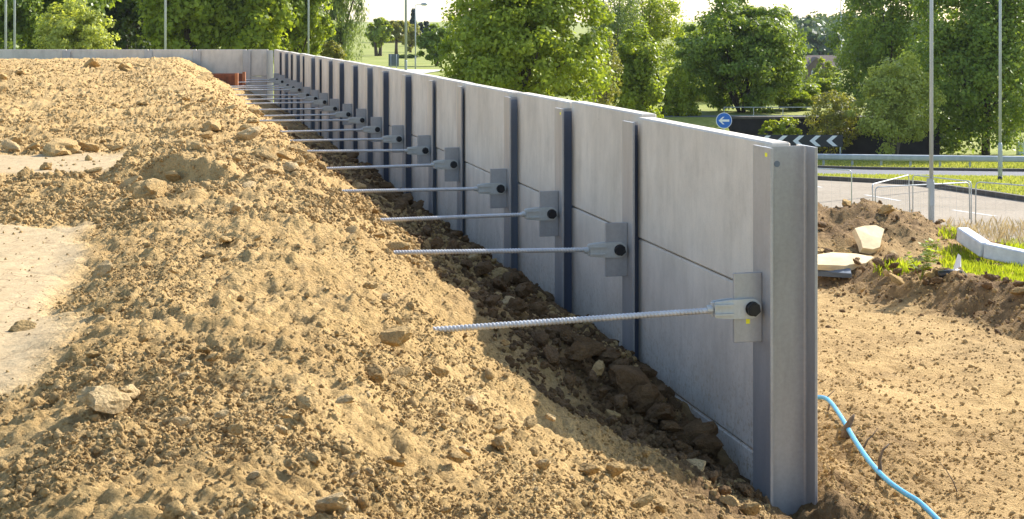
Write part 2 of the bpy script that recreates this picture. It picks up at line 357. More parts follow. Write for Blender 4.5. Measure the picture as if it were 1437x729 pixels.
def site_h(X, Y, detail=True, attrs=False):
    X = np.asarray(X, float); Y = np.asarray(Y, float); s, d = sd(X, Y)
    wob = perlin(s*0.45, d*0.3+5, 3)*0.25 + perlin(s*1.3, d*0.9, 4)*0.10
    # left: bank of spoil rising from the foot of the wall
    foot = np.interp(s, [-9, -3, -0.6, 0.3, 2.2, 60], [3.35, 3.18, 3.02, 3.02, 2.70, 2.76])
    k = np.interp(s, [-9, -1, 2.2, 60], [0.56, 0.565, 0.52, 0.54])
    z_slope = -foot - 0.07*sst(0.3, 1.2, d) + k*(d - 0.1 + wob*sst(0.2, 1.0, d)*0.6)
    crest = np.interp(Y, [0, 14, 19, 25, 31, 37, 42, 50, 58], [1.50, 1.50, 1.56, 1.40, 1.17, 0.98, 0.93, 1.02, 1.15])
    crest = crest + np.interp(Y, [14, 20], [0.12, 0.04])*sst(4.0, 4.6, d) + 0.10*wob
    z_cr = -crest
    hh = 0.16; u = np.clip(0.5 + 0.5*(z_slope - z_cr)/hh, 0, 1)
    left = z_slope*(1-u) + z_cr*u - hh*u*(1-u)
    # right: graded site, berm, mound
    zr = far_h(X, Y) - HC
    zr = np.where(Y < 34, -np.interp(Y, YB, HB), zr)
    def ridge(ax, ay, bx, by, w1, w2, h):
        dx, dy = bx-ax, by-ay; L2 = math.hypot(dx, dy)
        t = ((X-ax)*dx + (Y-ay)*dy)/L2; q = ((X-ax)*dy - (Y-ay)*dx)/L2
        q = q + 0.25*perlin(t*0.9, t*0+2.5, 21)
        e = sst(-1.2, 0.3, t)*(1-sst(L2-0.2, L2+2.5, t))
        return h*e*np.where(q > 0, np.exp(-(q/w2)**2), np.exp(-(q/w1)**2))
    berm = ridge(4.6, 24.6, 7.2, 17.6, 0.24, 0.75, 0.42)
    mound = 0.92*np.exp(-(((X-5.6)/1.9)**4 + ((Y-28.6)/1.9)**2))*(1 + 0.25*perlin(X*1.1, Y*1.1, 8)) + 0.54*np.exp(-(((X-8.0)/0.95)**2 + ((Y-28.6)/1.2)**2))
    heap = 0.34*np.exp(-(((X-2.15)/0.40)**2 + ((Y-10.6)/1.1)**2)) + 0.12*np.exp(-(((X-2.9)/0.5)**2 + ((Y-12.5)/1.2)**2))
    heap = heap + 0.24*np.exp(-(((X-1.98)/0.32)**2 + ((Y-9.85)/0.5)**2))
    right = zr + berm + mound + heap
    far_fade = sst(34, 35.2, Y)*(d < -0.3)
    right = right - 0.5*far_fade
    on_left = np.where(s >= -0.18, (d > -0.17).astype(float), 0)
    free = np.maximum(left, right)
    z = np.where(s >= -0.18, np.where(on_left > 0, left, right), free)
    isl = np.where(s >= -0.18, on_left, sst(-0.1, 0.1, left - right))
    # hard packed tracks on the bank
    e1 = perlin(X*1.2, Y*0.7, 31)*0.35
    packed = sst(4.25, 4.55, d + e1*0.6)*sst(6.5, 7.1, Y + e1)*(1-sst(12.3, 12.9, Y + e1*2))
    packed = np.maximum(packed, sst(4.2, 4.5, d + e1*0.5)*sst(16.8, 17.2, Y + e1)*(1-sst(19.2, 19.8, Y + e1)))*isl
    scarp = isl*sst(2.9, 3.3, d)*(1-sst(4.15, 4.5, d))
    z = z + scarp*(0.16*sst(15.9, 16.15, Y + e1*1.2)*(1-sst(16.3, 18.0, Y)) - 0.10*sst(14.3, 14.9, Y)*(1-sst(15.9, 16.1, Y + e1*1.2)))
    berm_n = np.clip((berm*1.7 + mound*0.35 + heap*0.8)/0.22, 0, 1)
    if detail:
        rough = (1-packed)*np.where(isl > 0.5, 1.0, 0.52 + 1.15*berm_n)*(1 - 0.85*far_fade)
        nz = 0.060*perlin(X*0.9, Y*0.9, 41) + 0.040*perlin(X*2.3, Y*2.3, 42) + 0.020*perlin(X*5.3, Y*5.3, 43) + 0.014*perlin(X*11, Y*11, 44) + 0.012*perlin(X*21, Y*21, 48)
        cl = np.clip(0.5 + 1.2*perlin(X*0.8+3, Y*0.8, 45), 0.05, 1)
        nz = nz - 0.05*np.abs(perlin(s*1.6, d*0.45, 49))*sst(0.2, 0.8, d)*(1-sst(2.6, 3.4, d)) - 0.035*np.abs(perlin(X*3.1+9, Y*3.1, 50))
        wx, wy = X + 0.05*perlin(X*4, Y*4, 84), Y + 0.05*perlin(X*4+31, Y*4, 85)
        nz = nz + np.where(isl > 0.5, 1.0, 0.7)*(0.030*np.abs(perlin(wx*3.9, wy*3.9, 86)) + 0.022*np.abs(perlin(wx*9.3, wy*9.3, 87)) + 0.024*np.abs(perlin(wx*19, wy*19, 88)) + 0.016*np.abs(perlin(wx*33, wy*33, 89))) - 0.02
        nz = nz + (0.30 + 0.55*cl)*np.where(isl > 0.5, 1.0, 0.45 + 0.55*berm_n)*(0.10*bumps(X*2.1, Y*2.1, 51, 0.35)*0.9 + 0.050*bumps(X*5.2, Y*5.2, 55, 0.4) + 0.026*bumps(X*11.5, Y*11.5, 59, 0.5) + 0.022*bumps(X*24, Y*24, 63, 0.7))
        tq = X*0.93 + Y*0.36; tp = Y*0.93 - X*0.36
        nz = nz + np.where(isl > 0.5, 0.0, 1.0)*(1-berm_n)*(0.045*perlin(tq*2.6, tp*0.35, 90) + 0.03*np.abs(perlin(tq*6.5, tp*1.1, 93)) + 0.022*np.abs(perlin(tq*14, tp*5, 94)))
        z = z + nz*rough - 0.03*rough + packed*(0.006*perlin(X*2, Y*2, 46) + 0.005*perlin(X*14, Y*14, 47) - 0.012*np.maximum(0, 0.06 - np.abs(perlin(X*1.3+7, Y*0.8, 52)))/0.06)
    if attrs:
        loam_shade = np.clip(np.where(isl > 0.5, np.clip(0.85 + 0.8*perlin(X*1.5, Y*1.5, 73), 0.2, 1)*(1-sst(0.7, 1.75, d + 0.4*perlin(X*0.9, Y*0.9, 74))), berm_n*0.72 + 0.15 + 0.25*perlin(X*0.5, Y*0.5, 72) + 0.18*perlin(X*1.7, Y*1.7, 71)), 0, 1)  # left: wall's shade along the foot put into the colour; right: browner soil
        return z + HC, packed, loam_shade
    return z + HC

def gpt(px, py, lift=0.0, h=None):
    """where the ray through a photo pixel meets the ground"""
    h = h or (lambda x, y: site_h(x, y, False))
    Z = np.exp(np.linspace(math.log(3.5), math.log(130), 4000)); X = (px-CX)/F*Z; z = HC - (py-HY)/F*Z
    g = h(X, Z); i = int(np.argmax(z < g)); return Vector((X[i], Z[i], g[i] + lift))
def gfar(px, py, lift=0.0): return gpt(px, py, lift, far_h)

def rows_of(a, b, f):
    o = [a]
    while o[-1] < b: o.append(o[-1] + f(o[-1]))
    return np.array(o)
ss = rows_of(-8.2, 50.0, lambda q: 0.0165*(max(q + 9.9, 3.0)/6.0)**1.32)
dl = [0.0]
while dl[-1] < 24: dl.append(dl[-1] + (0.0175 if dl[-1] < 4.4 else 0.0175 + 0.0065*(dl[-1]-4.4)))
dr = [-0.024]
while dr[-1] > -26: dr.append(dr[-1] - (0.026 if dr[-1] > -1.6 else min(0.026 + 0.010*(-1.6-dr[-1]), 0.075 if dr[-1] > -13 else 0.4)))
dd = np.array(dr[::-1] + dl)
S, D = np.meshgrid(ss, dd, indexing='ij')
GX, GY = from_sd(S, D)
GZ, PK, LO = site_h(GX, GY, True, True)
nr, nc = S.shape
idx = np.arange(nr*nc).reshape(nr, nc)
Q = np.stack([idx[:-1, :-1], idx[:-1, 1:], idx[1:, 1:], idx[1:, :-1]], -1).reshape(-1, 4)
# keep only what can be seen from around the camera, and nothing beyond the far wall
cxm, cym = GX.ravel()[Q].mean(1), GY.ravel()[Q].mean(1)
keep = (np.abs(cxm) < 0.36*np.maximum(cym, 0) + 2.5) & (cym < 57.9) & (cym > 1.2)
sq, dq = sd(cxm, cym)
keep &= ~((dq < -0.5) & ((cym > 36.0) | (cxm < -1)))
Q = Q[keep]
used = np.unique(Q); remap = np.zeros(nr*nc, np.int64); remap[used] = np.arange(len(used))
V = np.stack([GX.ravel(), GY.ravel(), GZ.ravel()], -1)[used]
soil = np_mesh('soil_ground', V, remap[Q][:, ::-1], M['soil'], k=4, smooth=True, attrs={'packed': PK.ravel()[used], 'loam_shade': LO.ravel()[used]})
kind(soil, 'structure')

# the wide ground sheet out to the horizon
gx = np.unique(np.concatenate([np.arange(-60, 61, 2.0), np.array([-1500, -900, -500, -300, -200, -140, -100, -80, 80, 100, 140, 200, 300, 500, 900, 1500.])]))
gy = np.unique(np.concatenate([np.arange(-6, 130, 1.0), np.array(YB[1:], float), np.array([140, 160, 180, 200, 220, 260, 280, 300, 360, 480, 540, 700, 800, 1000, 1300, 2500.])]))
A, B = np.meshgrid(gx, gy, indexing='ij'); Zg = far_h(A, B)
low = (1-sst(32.4, 34.2, B))*0.6
Zg = Zg - low - 0.9*((B < 32) & (A < 0))
ix = np.arange(A.size).reshape(A.shape)
Qg = np.stack([ix[:-1, :-1], ix[1:, :-1], ix[1:, 1:], ix[:-1, 1:]], -1).reshape(-1, 4)
kind(np_mesh('ground', np.stack([A.ravel(), B.ravel(), Zg.ravel()], -1), Qg, M['grass'], k=4, smooth=True), 'structure')

# ------------------------------------------------------------------ roads, verge, kerbs
def strip(name, e0, e1, m, lift, n_u=24, n_v=60, k_='structure'):
    """sheet between two straight edges, following the ground"""
    (a0, a1), (b0, b1) = e0, e1; V = []; T = []
    for i in range(n_v+1):
        p = Vector(a0).lerp(Vector(a1), i/n_v); q = Vector(b0).lerp(Vector(b1), i/n_v)
        for j in range(n_u+1):
            c = p.lerp(q, j/n_u); V.append((c.x, c.y, float(far_h(c.x, c.y)) + lift))
    for i in range(n_v):
        for j in range(n_u):
            a = i*(n_u+1)+j; T.append((a, a+1, a+n_u+2, a+n_u+1))
    T = np.array(T); V = np.array(V)
    n = np.cross(V[T[0, 1]]-V[T[0, 0]], V[T[0, 3]]-V[T[0, 0]])
    if n[2] < 0: T = T[:, ::-1]
    o = np_mesh(name, V, T, m, k=4); 
    return kind(o, k_) if k_ else o
def line(pa, pb, ext0, ext1):
    a, b = Vector(pa[:2]), Vector(pb[:2]); t = (b-a).normalized(); return (a - t*ext0, b + t*ext1)
E1 = line(gfar(1160, 255.5), gfar(1437, 285.3), 14, 10)
off = Vector((E1[1].y-E1[0].y, -(E1[1].x-E1[0].x))).normalized()
if off.y > 0: off = -off
E0 = (E1[0] + off*6.6, E1[1] + off*6.6)
E2 = line(gfar(1180, 252), gfar(1437, 255.8), 16, 14)
E3 = line(gfar(1180, 239), gfar(1437, 243), 16, 16)
strip('road', E0, E1, M['road_near'], 0.05)
strip('road', E2, E3, M['road_far'], 0.05)
strip('verge', E1, E2, M['grass'], 0.15)
def kerb(e, h, w):
    a, b = e; n = 60; P = [a.lerp(b, i/n) for i in range(n+1)]; t = (b-a).normalized(); nn = Vector((-t.y, t.x))*w/2
    mb = MB(); v = []; f = []
    for p in P:
        z = float(far_h(p.x, p.y))
        for q, zz in ((p-nn, z-0.1), (p+nn, z-0.1), (p+nn, z+h), (p-nn, z+h)): v.append((q.x, q.y, zz))
    for i in range(n):
        for k in range(4): f.append((i*4+k, i*4+(k+1) % 4, i*4+4+(k+1) % 4, i*4+4+k))
    mb.add(v, f); return kind(mb.build('kerb', M['kerb'], None), 'structure')
kerb(E1, 0.19, 0.16); kerb(E2, 0.17, 0.14); kerb(E3, 0.17, 0.14)
mid0, mid1 = E0[0].lerp(E1[0], 0.52), E0[1].lerp(E1[1], 0.52); td = (mid1-mid0).normalized(); Lm = (mid1-mid0).length
for i in range(int(Lm/4.5)):
    a = mid0 + td*(i*4.5); b = a + td*1.9; w = Vector((-td.y, td.x))*0.06
    strip('road_marking', (a-w, b-w), (a+w, b+w), M['paint'], 0.056, 1, 4)
pa = gfar(556, 103); 
strip('path', (Vector((pa.x-0.6, pa.y)), Vector((pa.x+2.2, pa.y-0.5))), (Vector((pa.x-0.4, pa.y+9)), Vector((pa.x+3.0, pa.y+8))), M['path'], 0.05, 4, 4)

# ------------------------------------------------------------------ the retaining walls
D_POST, B_POST, TF, TW = 0.327, 0.30, 0.020, 0.013
def wall_top(s): return HC - 0.735 - 0.10*(s/49.0)**2
def post_mesh(hole=False):
    """I-section, x along the wall, y towards the soil, top at z=0"""
    h = 4.0; b = B_POST/2; w = TW/2; r = 0.016
    prof = [(-b,0),(b,0),(b,-TF),(w+r,-TF),(w+r*0.3,-TF-r*0.3),(w,-TF-r),(w,-D_POST+TF+r),(w+r*0.3,-D_POST+TF+r*0.3),(w+r,-D_POST+TF),(b,-D_POST+TF),(b,-D_POST),(-b,-D_POST),(-b,-D_POST+TF),(-w-r,-D_POST+TF),(-w-r*0.3,-D_POST+TF+r*0.3),(-w,-D_POST+TF+r),(-w,-TF-r),(-w-r*0.3,-TF-r*0.3),(-w-r,-TF),(-b,-TF)]
    mb = MB(); mb.prism(prof, (0,0,-h), (1,0,0), (0,1,0), (0,0,h))
    me = bpy.data.meshes.new('post'); me.from_pydata(mb.v, [], mb.f); me.update()
    bm = bmesh.new(); bm.from_mesh(me); bmesh.ops.recalc_face_normals(bm, faces=bm.faces[:])
    bmesh.ops.bevel(bm, geom=[e for e in bm.edges if abs(e.verts[0].co.z-e.verts[1].co.z) > 1 and min(abs(abs(e.verts[0].co.x)-b), 1) < 1e-4], offset=0.003, segments=1, affect='EDGES')
    bm.to_mesh(me); bm.free(); me.materials.append(M['galv']); return me
POST = post_mesh()
PLATE = MB().box((-0.0125, 0.0015, -0.225), (0.0125, 0.195, 0.225), 0.003)
def mesh_of(mb, name, m):
    me = bpy.data.meshes.new(name); me.from_pydata(mb.v, [], mb.f); me.update(); me.materials.append(m); return me
PLATE_ME = mesh_of(PLATE, 'anchor_plate', M['galv_plate'])
def inst(name, me, parent, loc, rz=0.0):
    o = bpy.data.objects.new(name, me); COL.objects.link(o); o.parent = parent; o.location = loc; o.rotation_euler = (0, 0, rz); return o

wall = empty('retaining_wall', (W0[0], W0[1], 0), WROT)
tag(wall, 'long retaining wall of grey concrete panels slotted between galvanised steel posts', 'retaining wall')
BOLT_H = {0: 1.822, 1: 1.866, 2: 1.842, 3: 1.838, 4: 1.822}
REC = [0.062, 0.112, 0.105, 0.045, 0.060, 0.115, 0.110, 0.112, 0.10, 0.105, 0.10, 0.05, 0.10, 0.05, 0.10, 0.055, 0.10, 0.06, 0.09]
for i, s in enumerate(SN):
    pz = wall_top(s) - 0.035 - (0.02 if i in (1, 2, 3) else 0.0) - random.uniform(0, 0.015)
    o = inst('post', POST, wall, (s, 0, pz))
    bz = HC - BOLT_H.get(i, 1.835 + 0.02*math.sin(i*2.1))
    a = inst('anchor_plate', PLATE_ME, o, (0, 0, bz - pz + (0.004 if i == 0 else 0)))
    if i > 0:
        shade_ = MB().box((-TW/2-0.019, -TF-0.20, -3.9), (-TW/2-0.0005, -TF-0.001, -0.03)); shade_.build('gap_shade_strip', M['gap_shade_grey'] if i in (3, 4, 5, 8, 11, 13, 15, 17) else M['gap_shade'], o)  # added dark strip, stands in for the shade on the web in the gap
    if i == 0:
        hole = MB(); hole.prism([(0.021*math.cos(k*math.pi/6), 0.021*math.sin(k*math.pi/6)) for k in range(12)], (-TW/2-0.0005, -0.105, -0.115), (0,1,0), (0,0,1), (-0.002,0,0))
        hole.build('bolt_hole', M['sign_back'], o)
        mk = MB(); mk.box((-0.0135, 0.085, -0.105), (-0.0126, 0.112, -0.075)); mk.build('paint_mark', M['yellow'], a)
    if i in (0, 2):
        mk = MB(); mk.box((-0.10, 0.0003, -0.06), (-0.06, 0.0012, -0.035)); mk.build('paint_mark', M['yellow'], o)
def panel(parent, s0, s1, y, z0, z1, t=0.145):
    mb = MB().box((s0, y-t, z0), (s1, y, z1), 0.012)
    return mb.build('concrete_panel', M['concrete'], parent)
for i in range(len(SN)):
    s0 = SN[i] + TW/2 + random.uniform(0.02, 0.035)
    s1 = (SN[i+1] if i+1 < len(SN) else S_END) - TW/2 - random.uniform(0.02, 0.04)
    y = -TF - REC[i]*0.95; zt = wall_top((s0+s1)/2) + (random.uniform(-0.007, 0.007) if i else -0.018)
    zs = [zt, HC - 1.78 - random.uniform(-0.01, 0.01), HC - 2.86, HC - 3.9]
    for j in range(3):
        panel(wall, s0, s1, y + random.uniform(-0.006, 0.006), zs[j+1] + 0.006, zs[j] - 0.006*(j > 0))

cx_, cy_ = from_sd(S_END + 0.15, 0.0)
fwall = empty('retaining_wall', (cx_, cy_, 0), math.pi)
tag(fwall, 'short far return wall of concrete panels and steel posts behind the soil heap', 'retaining wall')
zt = wall_top(49)
fpx = [346, 276, 208, 93, -22]
def fs(px): return cx_ - (px - CX)/F*cy_
fpos = [fs(p) for p in fpx]
for s in fpos: inst('post', POST, fwall, (s, 0.0, zt - 0.03))
edges = [0.12] + fpos
for i in range(len(edges)-1):
    for j, (a, b) in enumerate(((zt, HC-1.85), (HC-1.862, HC-2.9), (HC-2.912, HC-3.9))):
        panel(fwall, edges[i] + (0.03 if i else 0), edges[i+1]-0.03, -TF-0.03-random.uniform(0, 0.03), b, a)
inst('post', POST, fwall, (0.02, 0.06, zt - 0.03), math.pi/4)

# ------------------------------------------------------------------ tie rods
def bar_mesh(length=2.75):
    mb = MB(); n = 12; x = 0.26; xs = []
    step = 0.025
    while x < length:
        for q, r in ((0.0, 0.0175), (0.30, 0.0175), (0.42, 0.0208), (0.80, 0.0208), (0.92, 0.0175)): xs.append((x + q*step, r))
        x += step
    v, f = [], []
    for xx, r in xs:
        for k in range(n):
            q = 2*math.pi*k/n; v.append((0 + r*math.cos(q), xx + 0.010*math.sin(q), r*math.sin(q)))
    for i in range(len(xs)-1):
        for k in range(n): f.append((i*n+k, (i+1)*n+k, (i+1)*n+(k+1) % n, i*n+(k+1) % n))
    f.append(tuple(range(n))); f.append(tuple(range(len(v)-1, len(v)-1-n, -1)))
    return mesh_of(mb.add(v, f), 'bar', M['galv_rod'])
def clevis_mesh():
    """fork: two cheeks either side of the plate, tapering to a socket for the bar (y away from the wall)"""
    mb = MB()
    cheek = [(0.062*math.sin(t), -0.062*math.cos(t)) for t in [math.radians(a) for a in range(-80, 81, 20)]]
    for sg in (-1, 1):
        prof = []
        for a in range(-90, 91, 18):
            t = math.radians(a); prof.append((-0.064*math.cos(t), 0.064*math.sin(t)))
        prof += [(0.14, 0.062), (0.255, 0.050), (0.255, -0.050), (0.14, -0.062)]
        x0 = 0.0150 if sg > 0 else -0.0150 - 0.022
        mb.prism(prof, (x0, 0, 0), (0,1,0), (0,0,1), (0.022, 0, 0))
        xr = 0.0365 if sg > 0 else -0.0365-0.018
        for zc in (0.030, -0.030):
            mb.prism([(0.13, zc-0.006), (0.13, zc+0.006), (0.262, zc+0.006), (0.262, zc-0.006)], (xr, 0, 0), (0,1,0), (0,0,1), (0.018, 0, 0))
    mb.box((-0.0147, 0.215, -0.046), (0.0147, 0.27, 0.046), 0.002)
    mb.tube([(0, 0.262, 0), (0, 0.30, 0)], 0.027, 12)
    me = mesh_of(mb, 'clevis', M['galv_clevis']); return me
def bolt_mesh(name, sgs):
    mb = MB()
    for sg in sgs:
        x0 = 0.0372*sg; t = 0.006*sg
        mb.prism([(0.048*math.cos(k*math.pi/8), 0.048*math.sin(k*math.pi/8)) for k in range(16)], (x0, 0, 0), (0,1,0), (0,0,1), (t, 0, 0))
        mb.prism([(0.047*math.cos(k*math.pi/3+0.35), 0.047*math.sin(k*math.pi/3+0.35)) for k in range(6)], (x0+t+0.0004*sg, 0, 0), (0,1,0), (0,0,1), (0.032*sg, 0, 0))
        mb.prism([(0.034*math.cos(k*math.pi/6), 0.034*math.sin(k*math.pi/6)) for k in range(12)], (x0+t+0.0327*sg, 0, 0), (0,1,0), (0,0,1), (0.004*sg, 0, 0))
    return mesh_of(mb, name, M['bolt'])
BAR, CLEV, BOLT, NUT = bar_mesh(), clevis_mesh(), bolt_mesh('bolt', (-1,)), bolt_mesh('nut', (1,))
ORD = ['nearest', 'second', 'third', 'fourth', 'fifth', 'sixth', 'seventh', 'eighth', 'ninth', 'tenth', 'eleventh', 'twelfth', 'thirteenth', 'fourteenth', 'fifteenth', 'sixteenth', 'seventeenth', 'eighteenth', 'nineteenth']
FALL = [-0.026, 0.018, -0.010, 0.004, -0.014, 0.012, 0.0, -0.01]
for i, s in enumerate(SN):
    bz = HC - BOLT_H.get(i, 1.835 + 0.02*math.sin(i*2.1))
    x, y = from_sd(s, 0.078)
    t = empty('tie_rod', (x, y, bz), WROT + (random.uniform(-0.02, 0.02) if i else 0.0))
    fall = FALL[i] if i < len(FALL) else random.uniform(-0.012, 0.012)
    lab = ('nearest ribbed steel tie rod, thickest in view, bolted to the end post of the wall' if i == 0 else
           'farthest steel tie rod, nineteenth from the near end of the wall' if i == 18 else
           '%s ribbed steel tie rod counting from the near end post of the wall' % ORD[i])
    tag(t, lab, 'tie rod', 'tie rods bolted along the retaining wall')
    for nm, me in (('bar', BAR), ('clevis', CLEV), ('bolt', BOLT), ('nut', NUT)):
        o = inst(nm, me, t, (0, 0, 0))
        if nm == 'bar': o.location.z = -fall*0; o.rotation_euler = (fall, 0, 0)

# ------------------------------------------------------------------ rust-brown steel box in the far corner
bx = at(312, 128, 50.5)
rb = empty('steel_box', (bx.x, bx.y, HC - 2.6)); tag(rb, 'rusty brown steel trench box beside the far corner of the wall', 'steel box')
MB().box((-1.15, 0, 0), (0.42, 0.05, 1.04), 0.004).build('side_plate', M['rust'], rb)
MB().box((-1.15, 1.4, 0), (0.42, 1.45, 1.04), 0.004).build('side_plate', M['rust'], rb)
MB().box((-0.55, -0.025, 0.0), (-0.47, -0.002, 1.0)).build('stiffener', M['rust'], rb)
MB().box((0.422, -0.04, 0), (0.52, 0.09, 1.09), 0.004).build('corner_post', M['rust_light'], rb)
MB().box((0.422, 1.36, 0), (0.52, 1.49, 1.09), 0.004).build('corner_post', M['rust_light'], rb)
MB().tube([(0.47, 0.092, 0.6), (0.47, 1.358, 0.6)], 0.05, 8).build('strut', M['rust'], rb)

# ------------------------------------------------------------------ clods and stones
def rock_mesh(seed, sub, rough):
    bm = bmesh.new(); bmesh.ops.create_icosphere(bm, subdivisions=sub, radius=1.0)
    rng = np.random.default_rng(seed); V = np.array([v.co[:] for v in bm.verts]); T = np.array([[v.index for v in f.verts] for f in bm.faces]); bm.free()
    o = rng.uniform(0, 50, 3); 
    n = perlin(V[:,0]*1.1+o[0], V[:,1]*1.1+V[:,2]*0.9+o[1], seed)*0.35 + perlin(V[:,1]*2.3+o[2], V[:,2]*2.3-V[:,0]+o[0], seed+1)*0.22 + perlin(V[:,0]*5+o[1], V[:,2]*5+V[:,1]*3+o[2], seed+2)*0.20 + perlin(V[:,1]*11+o[1], V[:,2]*11+V[:,0]*6+o[2], seed+3)*0.10
    R = V*(1+rough*n)[:, None]
    for _ in range(9):                                  # broken facets
        a = rng.normal(size=3); a /= np.linalg.norm(a); c = rng.uniform(0.5, 0.9); q = R@a
        R = R - np.maximum(q-c, 0)[:, None]*a*0.85
    R = R*np.array([1.0, rng.uniform(0.7, 0.95), rng.uniform(0.55, 0.8)])
    return R, T
ROCKS1 = [rock_mesh(100+i, 1, 1.0) for i in range(8)]
ROCKS0 = [(lambda b: (b[0], b[1]))(rock_mesh(200+i, 1, 1.2)) for i in range(3)]
_ico = bmesh.new(); bmesh.ops.create_icosphere(_ico, subdivisions=1, radius=1); _ico.free()
def tiny(seed):
    rng = np.random.default_rng(seed)
    p = (1+5**0.5)/2; V = np.array([(-1,p,0),(1,p,0),(-1,-p,0),(1,-p,0),(0,-1,p),(0,1,p),(0,-1,-p),(0,1,-p),(p,0,-1),(p,0,1),(-p,0,-1),(-p,0,1)])/1.9
    T = np.array([(0,11,5),(0,5,1),(0,1,7),(0,7,10),(0,10,11),(1,5,9),(5,11,4),(11,10,2),(10,7,6),(7,1,8),(3,9,4),(3,4,2),(3,2,6),(3,6,8),(3,8,9),(4,9,5),(2,4,11),(6,2,10),(8,6,7),(9,8,1)])
    V = V*rng.uniform(0.65, 1.2, (12, 1))*np.array([1, 0.85, 0.7]); return V, T
TINY = [tiny(i) for i in range(10)]
def rotmats(n, rng):
    q = rng.normal(size=(n, 4)); q /= np.linalg.norm(q, axis=1)[:, None]; w, x, y, z = q.T
    return np.stack([np.stack([1-2*(y*y+z*z), 2*(x*y-z*w), 2*(x*z+y*w)], -1), np.stack([2*(x*y+z*w), 1-2*(x*x+z*z), 2*(y*z-x*w)], -1), np.stack([2*(x*z-y*w), 2*(y*z+x*w), 1-2*(x*x+y*y)], -1)], -2)
def scatter(name, m, XY, size, shapes, rng, sink=0.35, attrs=None):
    zz = site_h(XY[:, 0], XY[:, 1]); which = rng.integers(0, len(shapes), len(XY)); R = rotmats(len(XY), rng)
    VV, TT, o = [], [], 0
    for k, (v, t) in enumerate(shapes):
        I = np.where(which == k)[0]
        if not len(I): continue
        P = np.einsum('nij,vj->nvi', R[I], v)*size[I][:, None, None]
        P += np.stack([XY[I, 0], XY[I, 1], zz[I] + size[I]*(0.5-sink)], -1)[:, None, :]
        nv = len(v); VV.append(P.reshape(-1, 3)); TT.append((t[None]+(np.arange(len(I))*nv)[:, None, None]).reshape(-1, 3)+o); o += nv*len(I)
    ob = np_mesh(name, np.concatenate(VV), np.concatenate(TT), m, soil); return kind(ob, 'stuff')
def in_view(X, Y, mrg=0.02):
    return (np.abs(X/np.maximum(Y, 0.1)) < 0.336+mrg) & (Y > 3.2)
def pts_left(n, rng, y0, y1, d0=0.05, d1=7.0, power=2.0):
    s = []; X = []; Y = []; out = []
    while sum(len(o) for o in out) < n:
        Yc = (y0**(1-power) + rng.random(n*2)*(y1**(1-power)-y0**(1-power)))**(1/(1-power))
        Xc = rng.uniform(-0.36, 0.36, n*2)*Yc
        sg, dg = sd(Xc, Yc); ok = (dg > d0) & (dg < d1 + 0.22*Yc) & in_view(Xc, Yc)
        pk = site_h(Xc, Yc, False, True)[1]; ok &= (pk < 0.3) | (rng.random(n*2) < 0.05)
        dens = np.clip(0.5 + 1.3*perlin(Xc*1.1, Yc*1.1, 81), 0.08, 1); ok &= rng.random(n*2) < dens
        out.append(np.stack([Xc[ok], Yc[ok]], -1))
    return np.concatenate(out)[:n]
def pts_foot(n, rng):
    s_ = rng.random(n)**1.6*22 - 0.2; d_ = 0.03 + rng.random(n)**1.3*1.5; X_, Y_ = from_sd(s_, d_); return np.stack([X_, Y_], -1)
def pts_right(n, rng, y0, y1, xr=0.34):
    out = []
    while sum(len(o) for o in out) < n:
        Yc = y0*(y1/y0)**rng.random(n*2); Xc = rng.uniform(0.1, xr, n*2)*Yc
        sg, dg = sd(Xc, Yc); ok = ((dg < -0.45) | (sg < -0.5)) & in_view(Xc, Yc)
        lo = site_h(Xc, Yc, False, True)[2]; ok &= rng.random(n*2) < (0.12 + 0.9*lo)
        out.append(np.stack([Xc[ok], Yc[ok]], -1))
    return np.concatenate(out)[:n]
r1 = np.random.default_rng(5)
def psize(n, a, b, al=2.2): u = r1.random(n); return (a**(1-al) + u*(b**(1-al)-a**(1-al)))**(1/(1-al))
n = 5000; P_ = pts_left(n, r1, 4.2, 16, 0.05, 5, 1.6); scatter('soil_crumbs', M['clod'], P_, psize(n, 0.008, 0.022, 2.6), TINY, r1, 0.3)
n = 1000; P_ = pts_left(n, r1, 4.2, 22, 0.05, 5, 1.5); scatter('soil_lumps', M['clod'], P_, psize(n, 0.018, 0.055, 3.0), ROCKS1, r1, 0.5)
n = 1200; P_ = pts_left(n, r1, 14, 46, 0.05, 6, 1.2); scatter('distant_soil_lumps', M['clod'], P_, psize(n, 0.03, 0.09, 2.8), ROCKS1, r1, 0.5)
n = 900; P_ = pts_left(n, r1, 4.2, 20, 0.3, 5, 1.6); scatter('pale_pebbles', M['stone'], P_, psize(n, 0.008, 0.024, 2.4), TINY, r1, 0.3)
n = 700; P_ = pts_right(n, r1, 9.0, 31); scatter('site_crumbs', M['clod'], P_, psize(n, 0.014, 0.05, 2.6), TINY, r1, 0.45)
n = 900; P_ = pts_right(n, r1, 18.0, 31); scatter('damp_crumbs', M['loam_shade_clod'], P_, psize(n, 0.015, 0.08, 2.6), TINY, r1, 0.45)
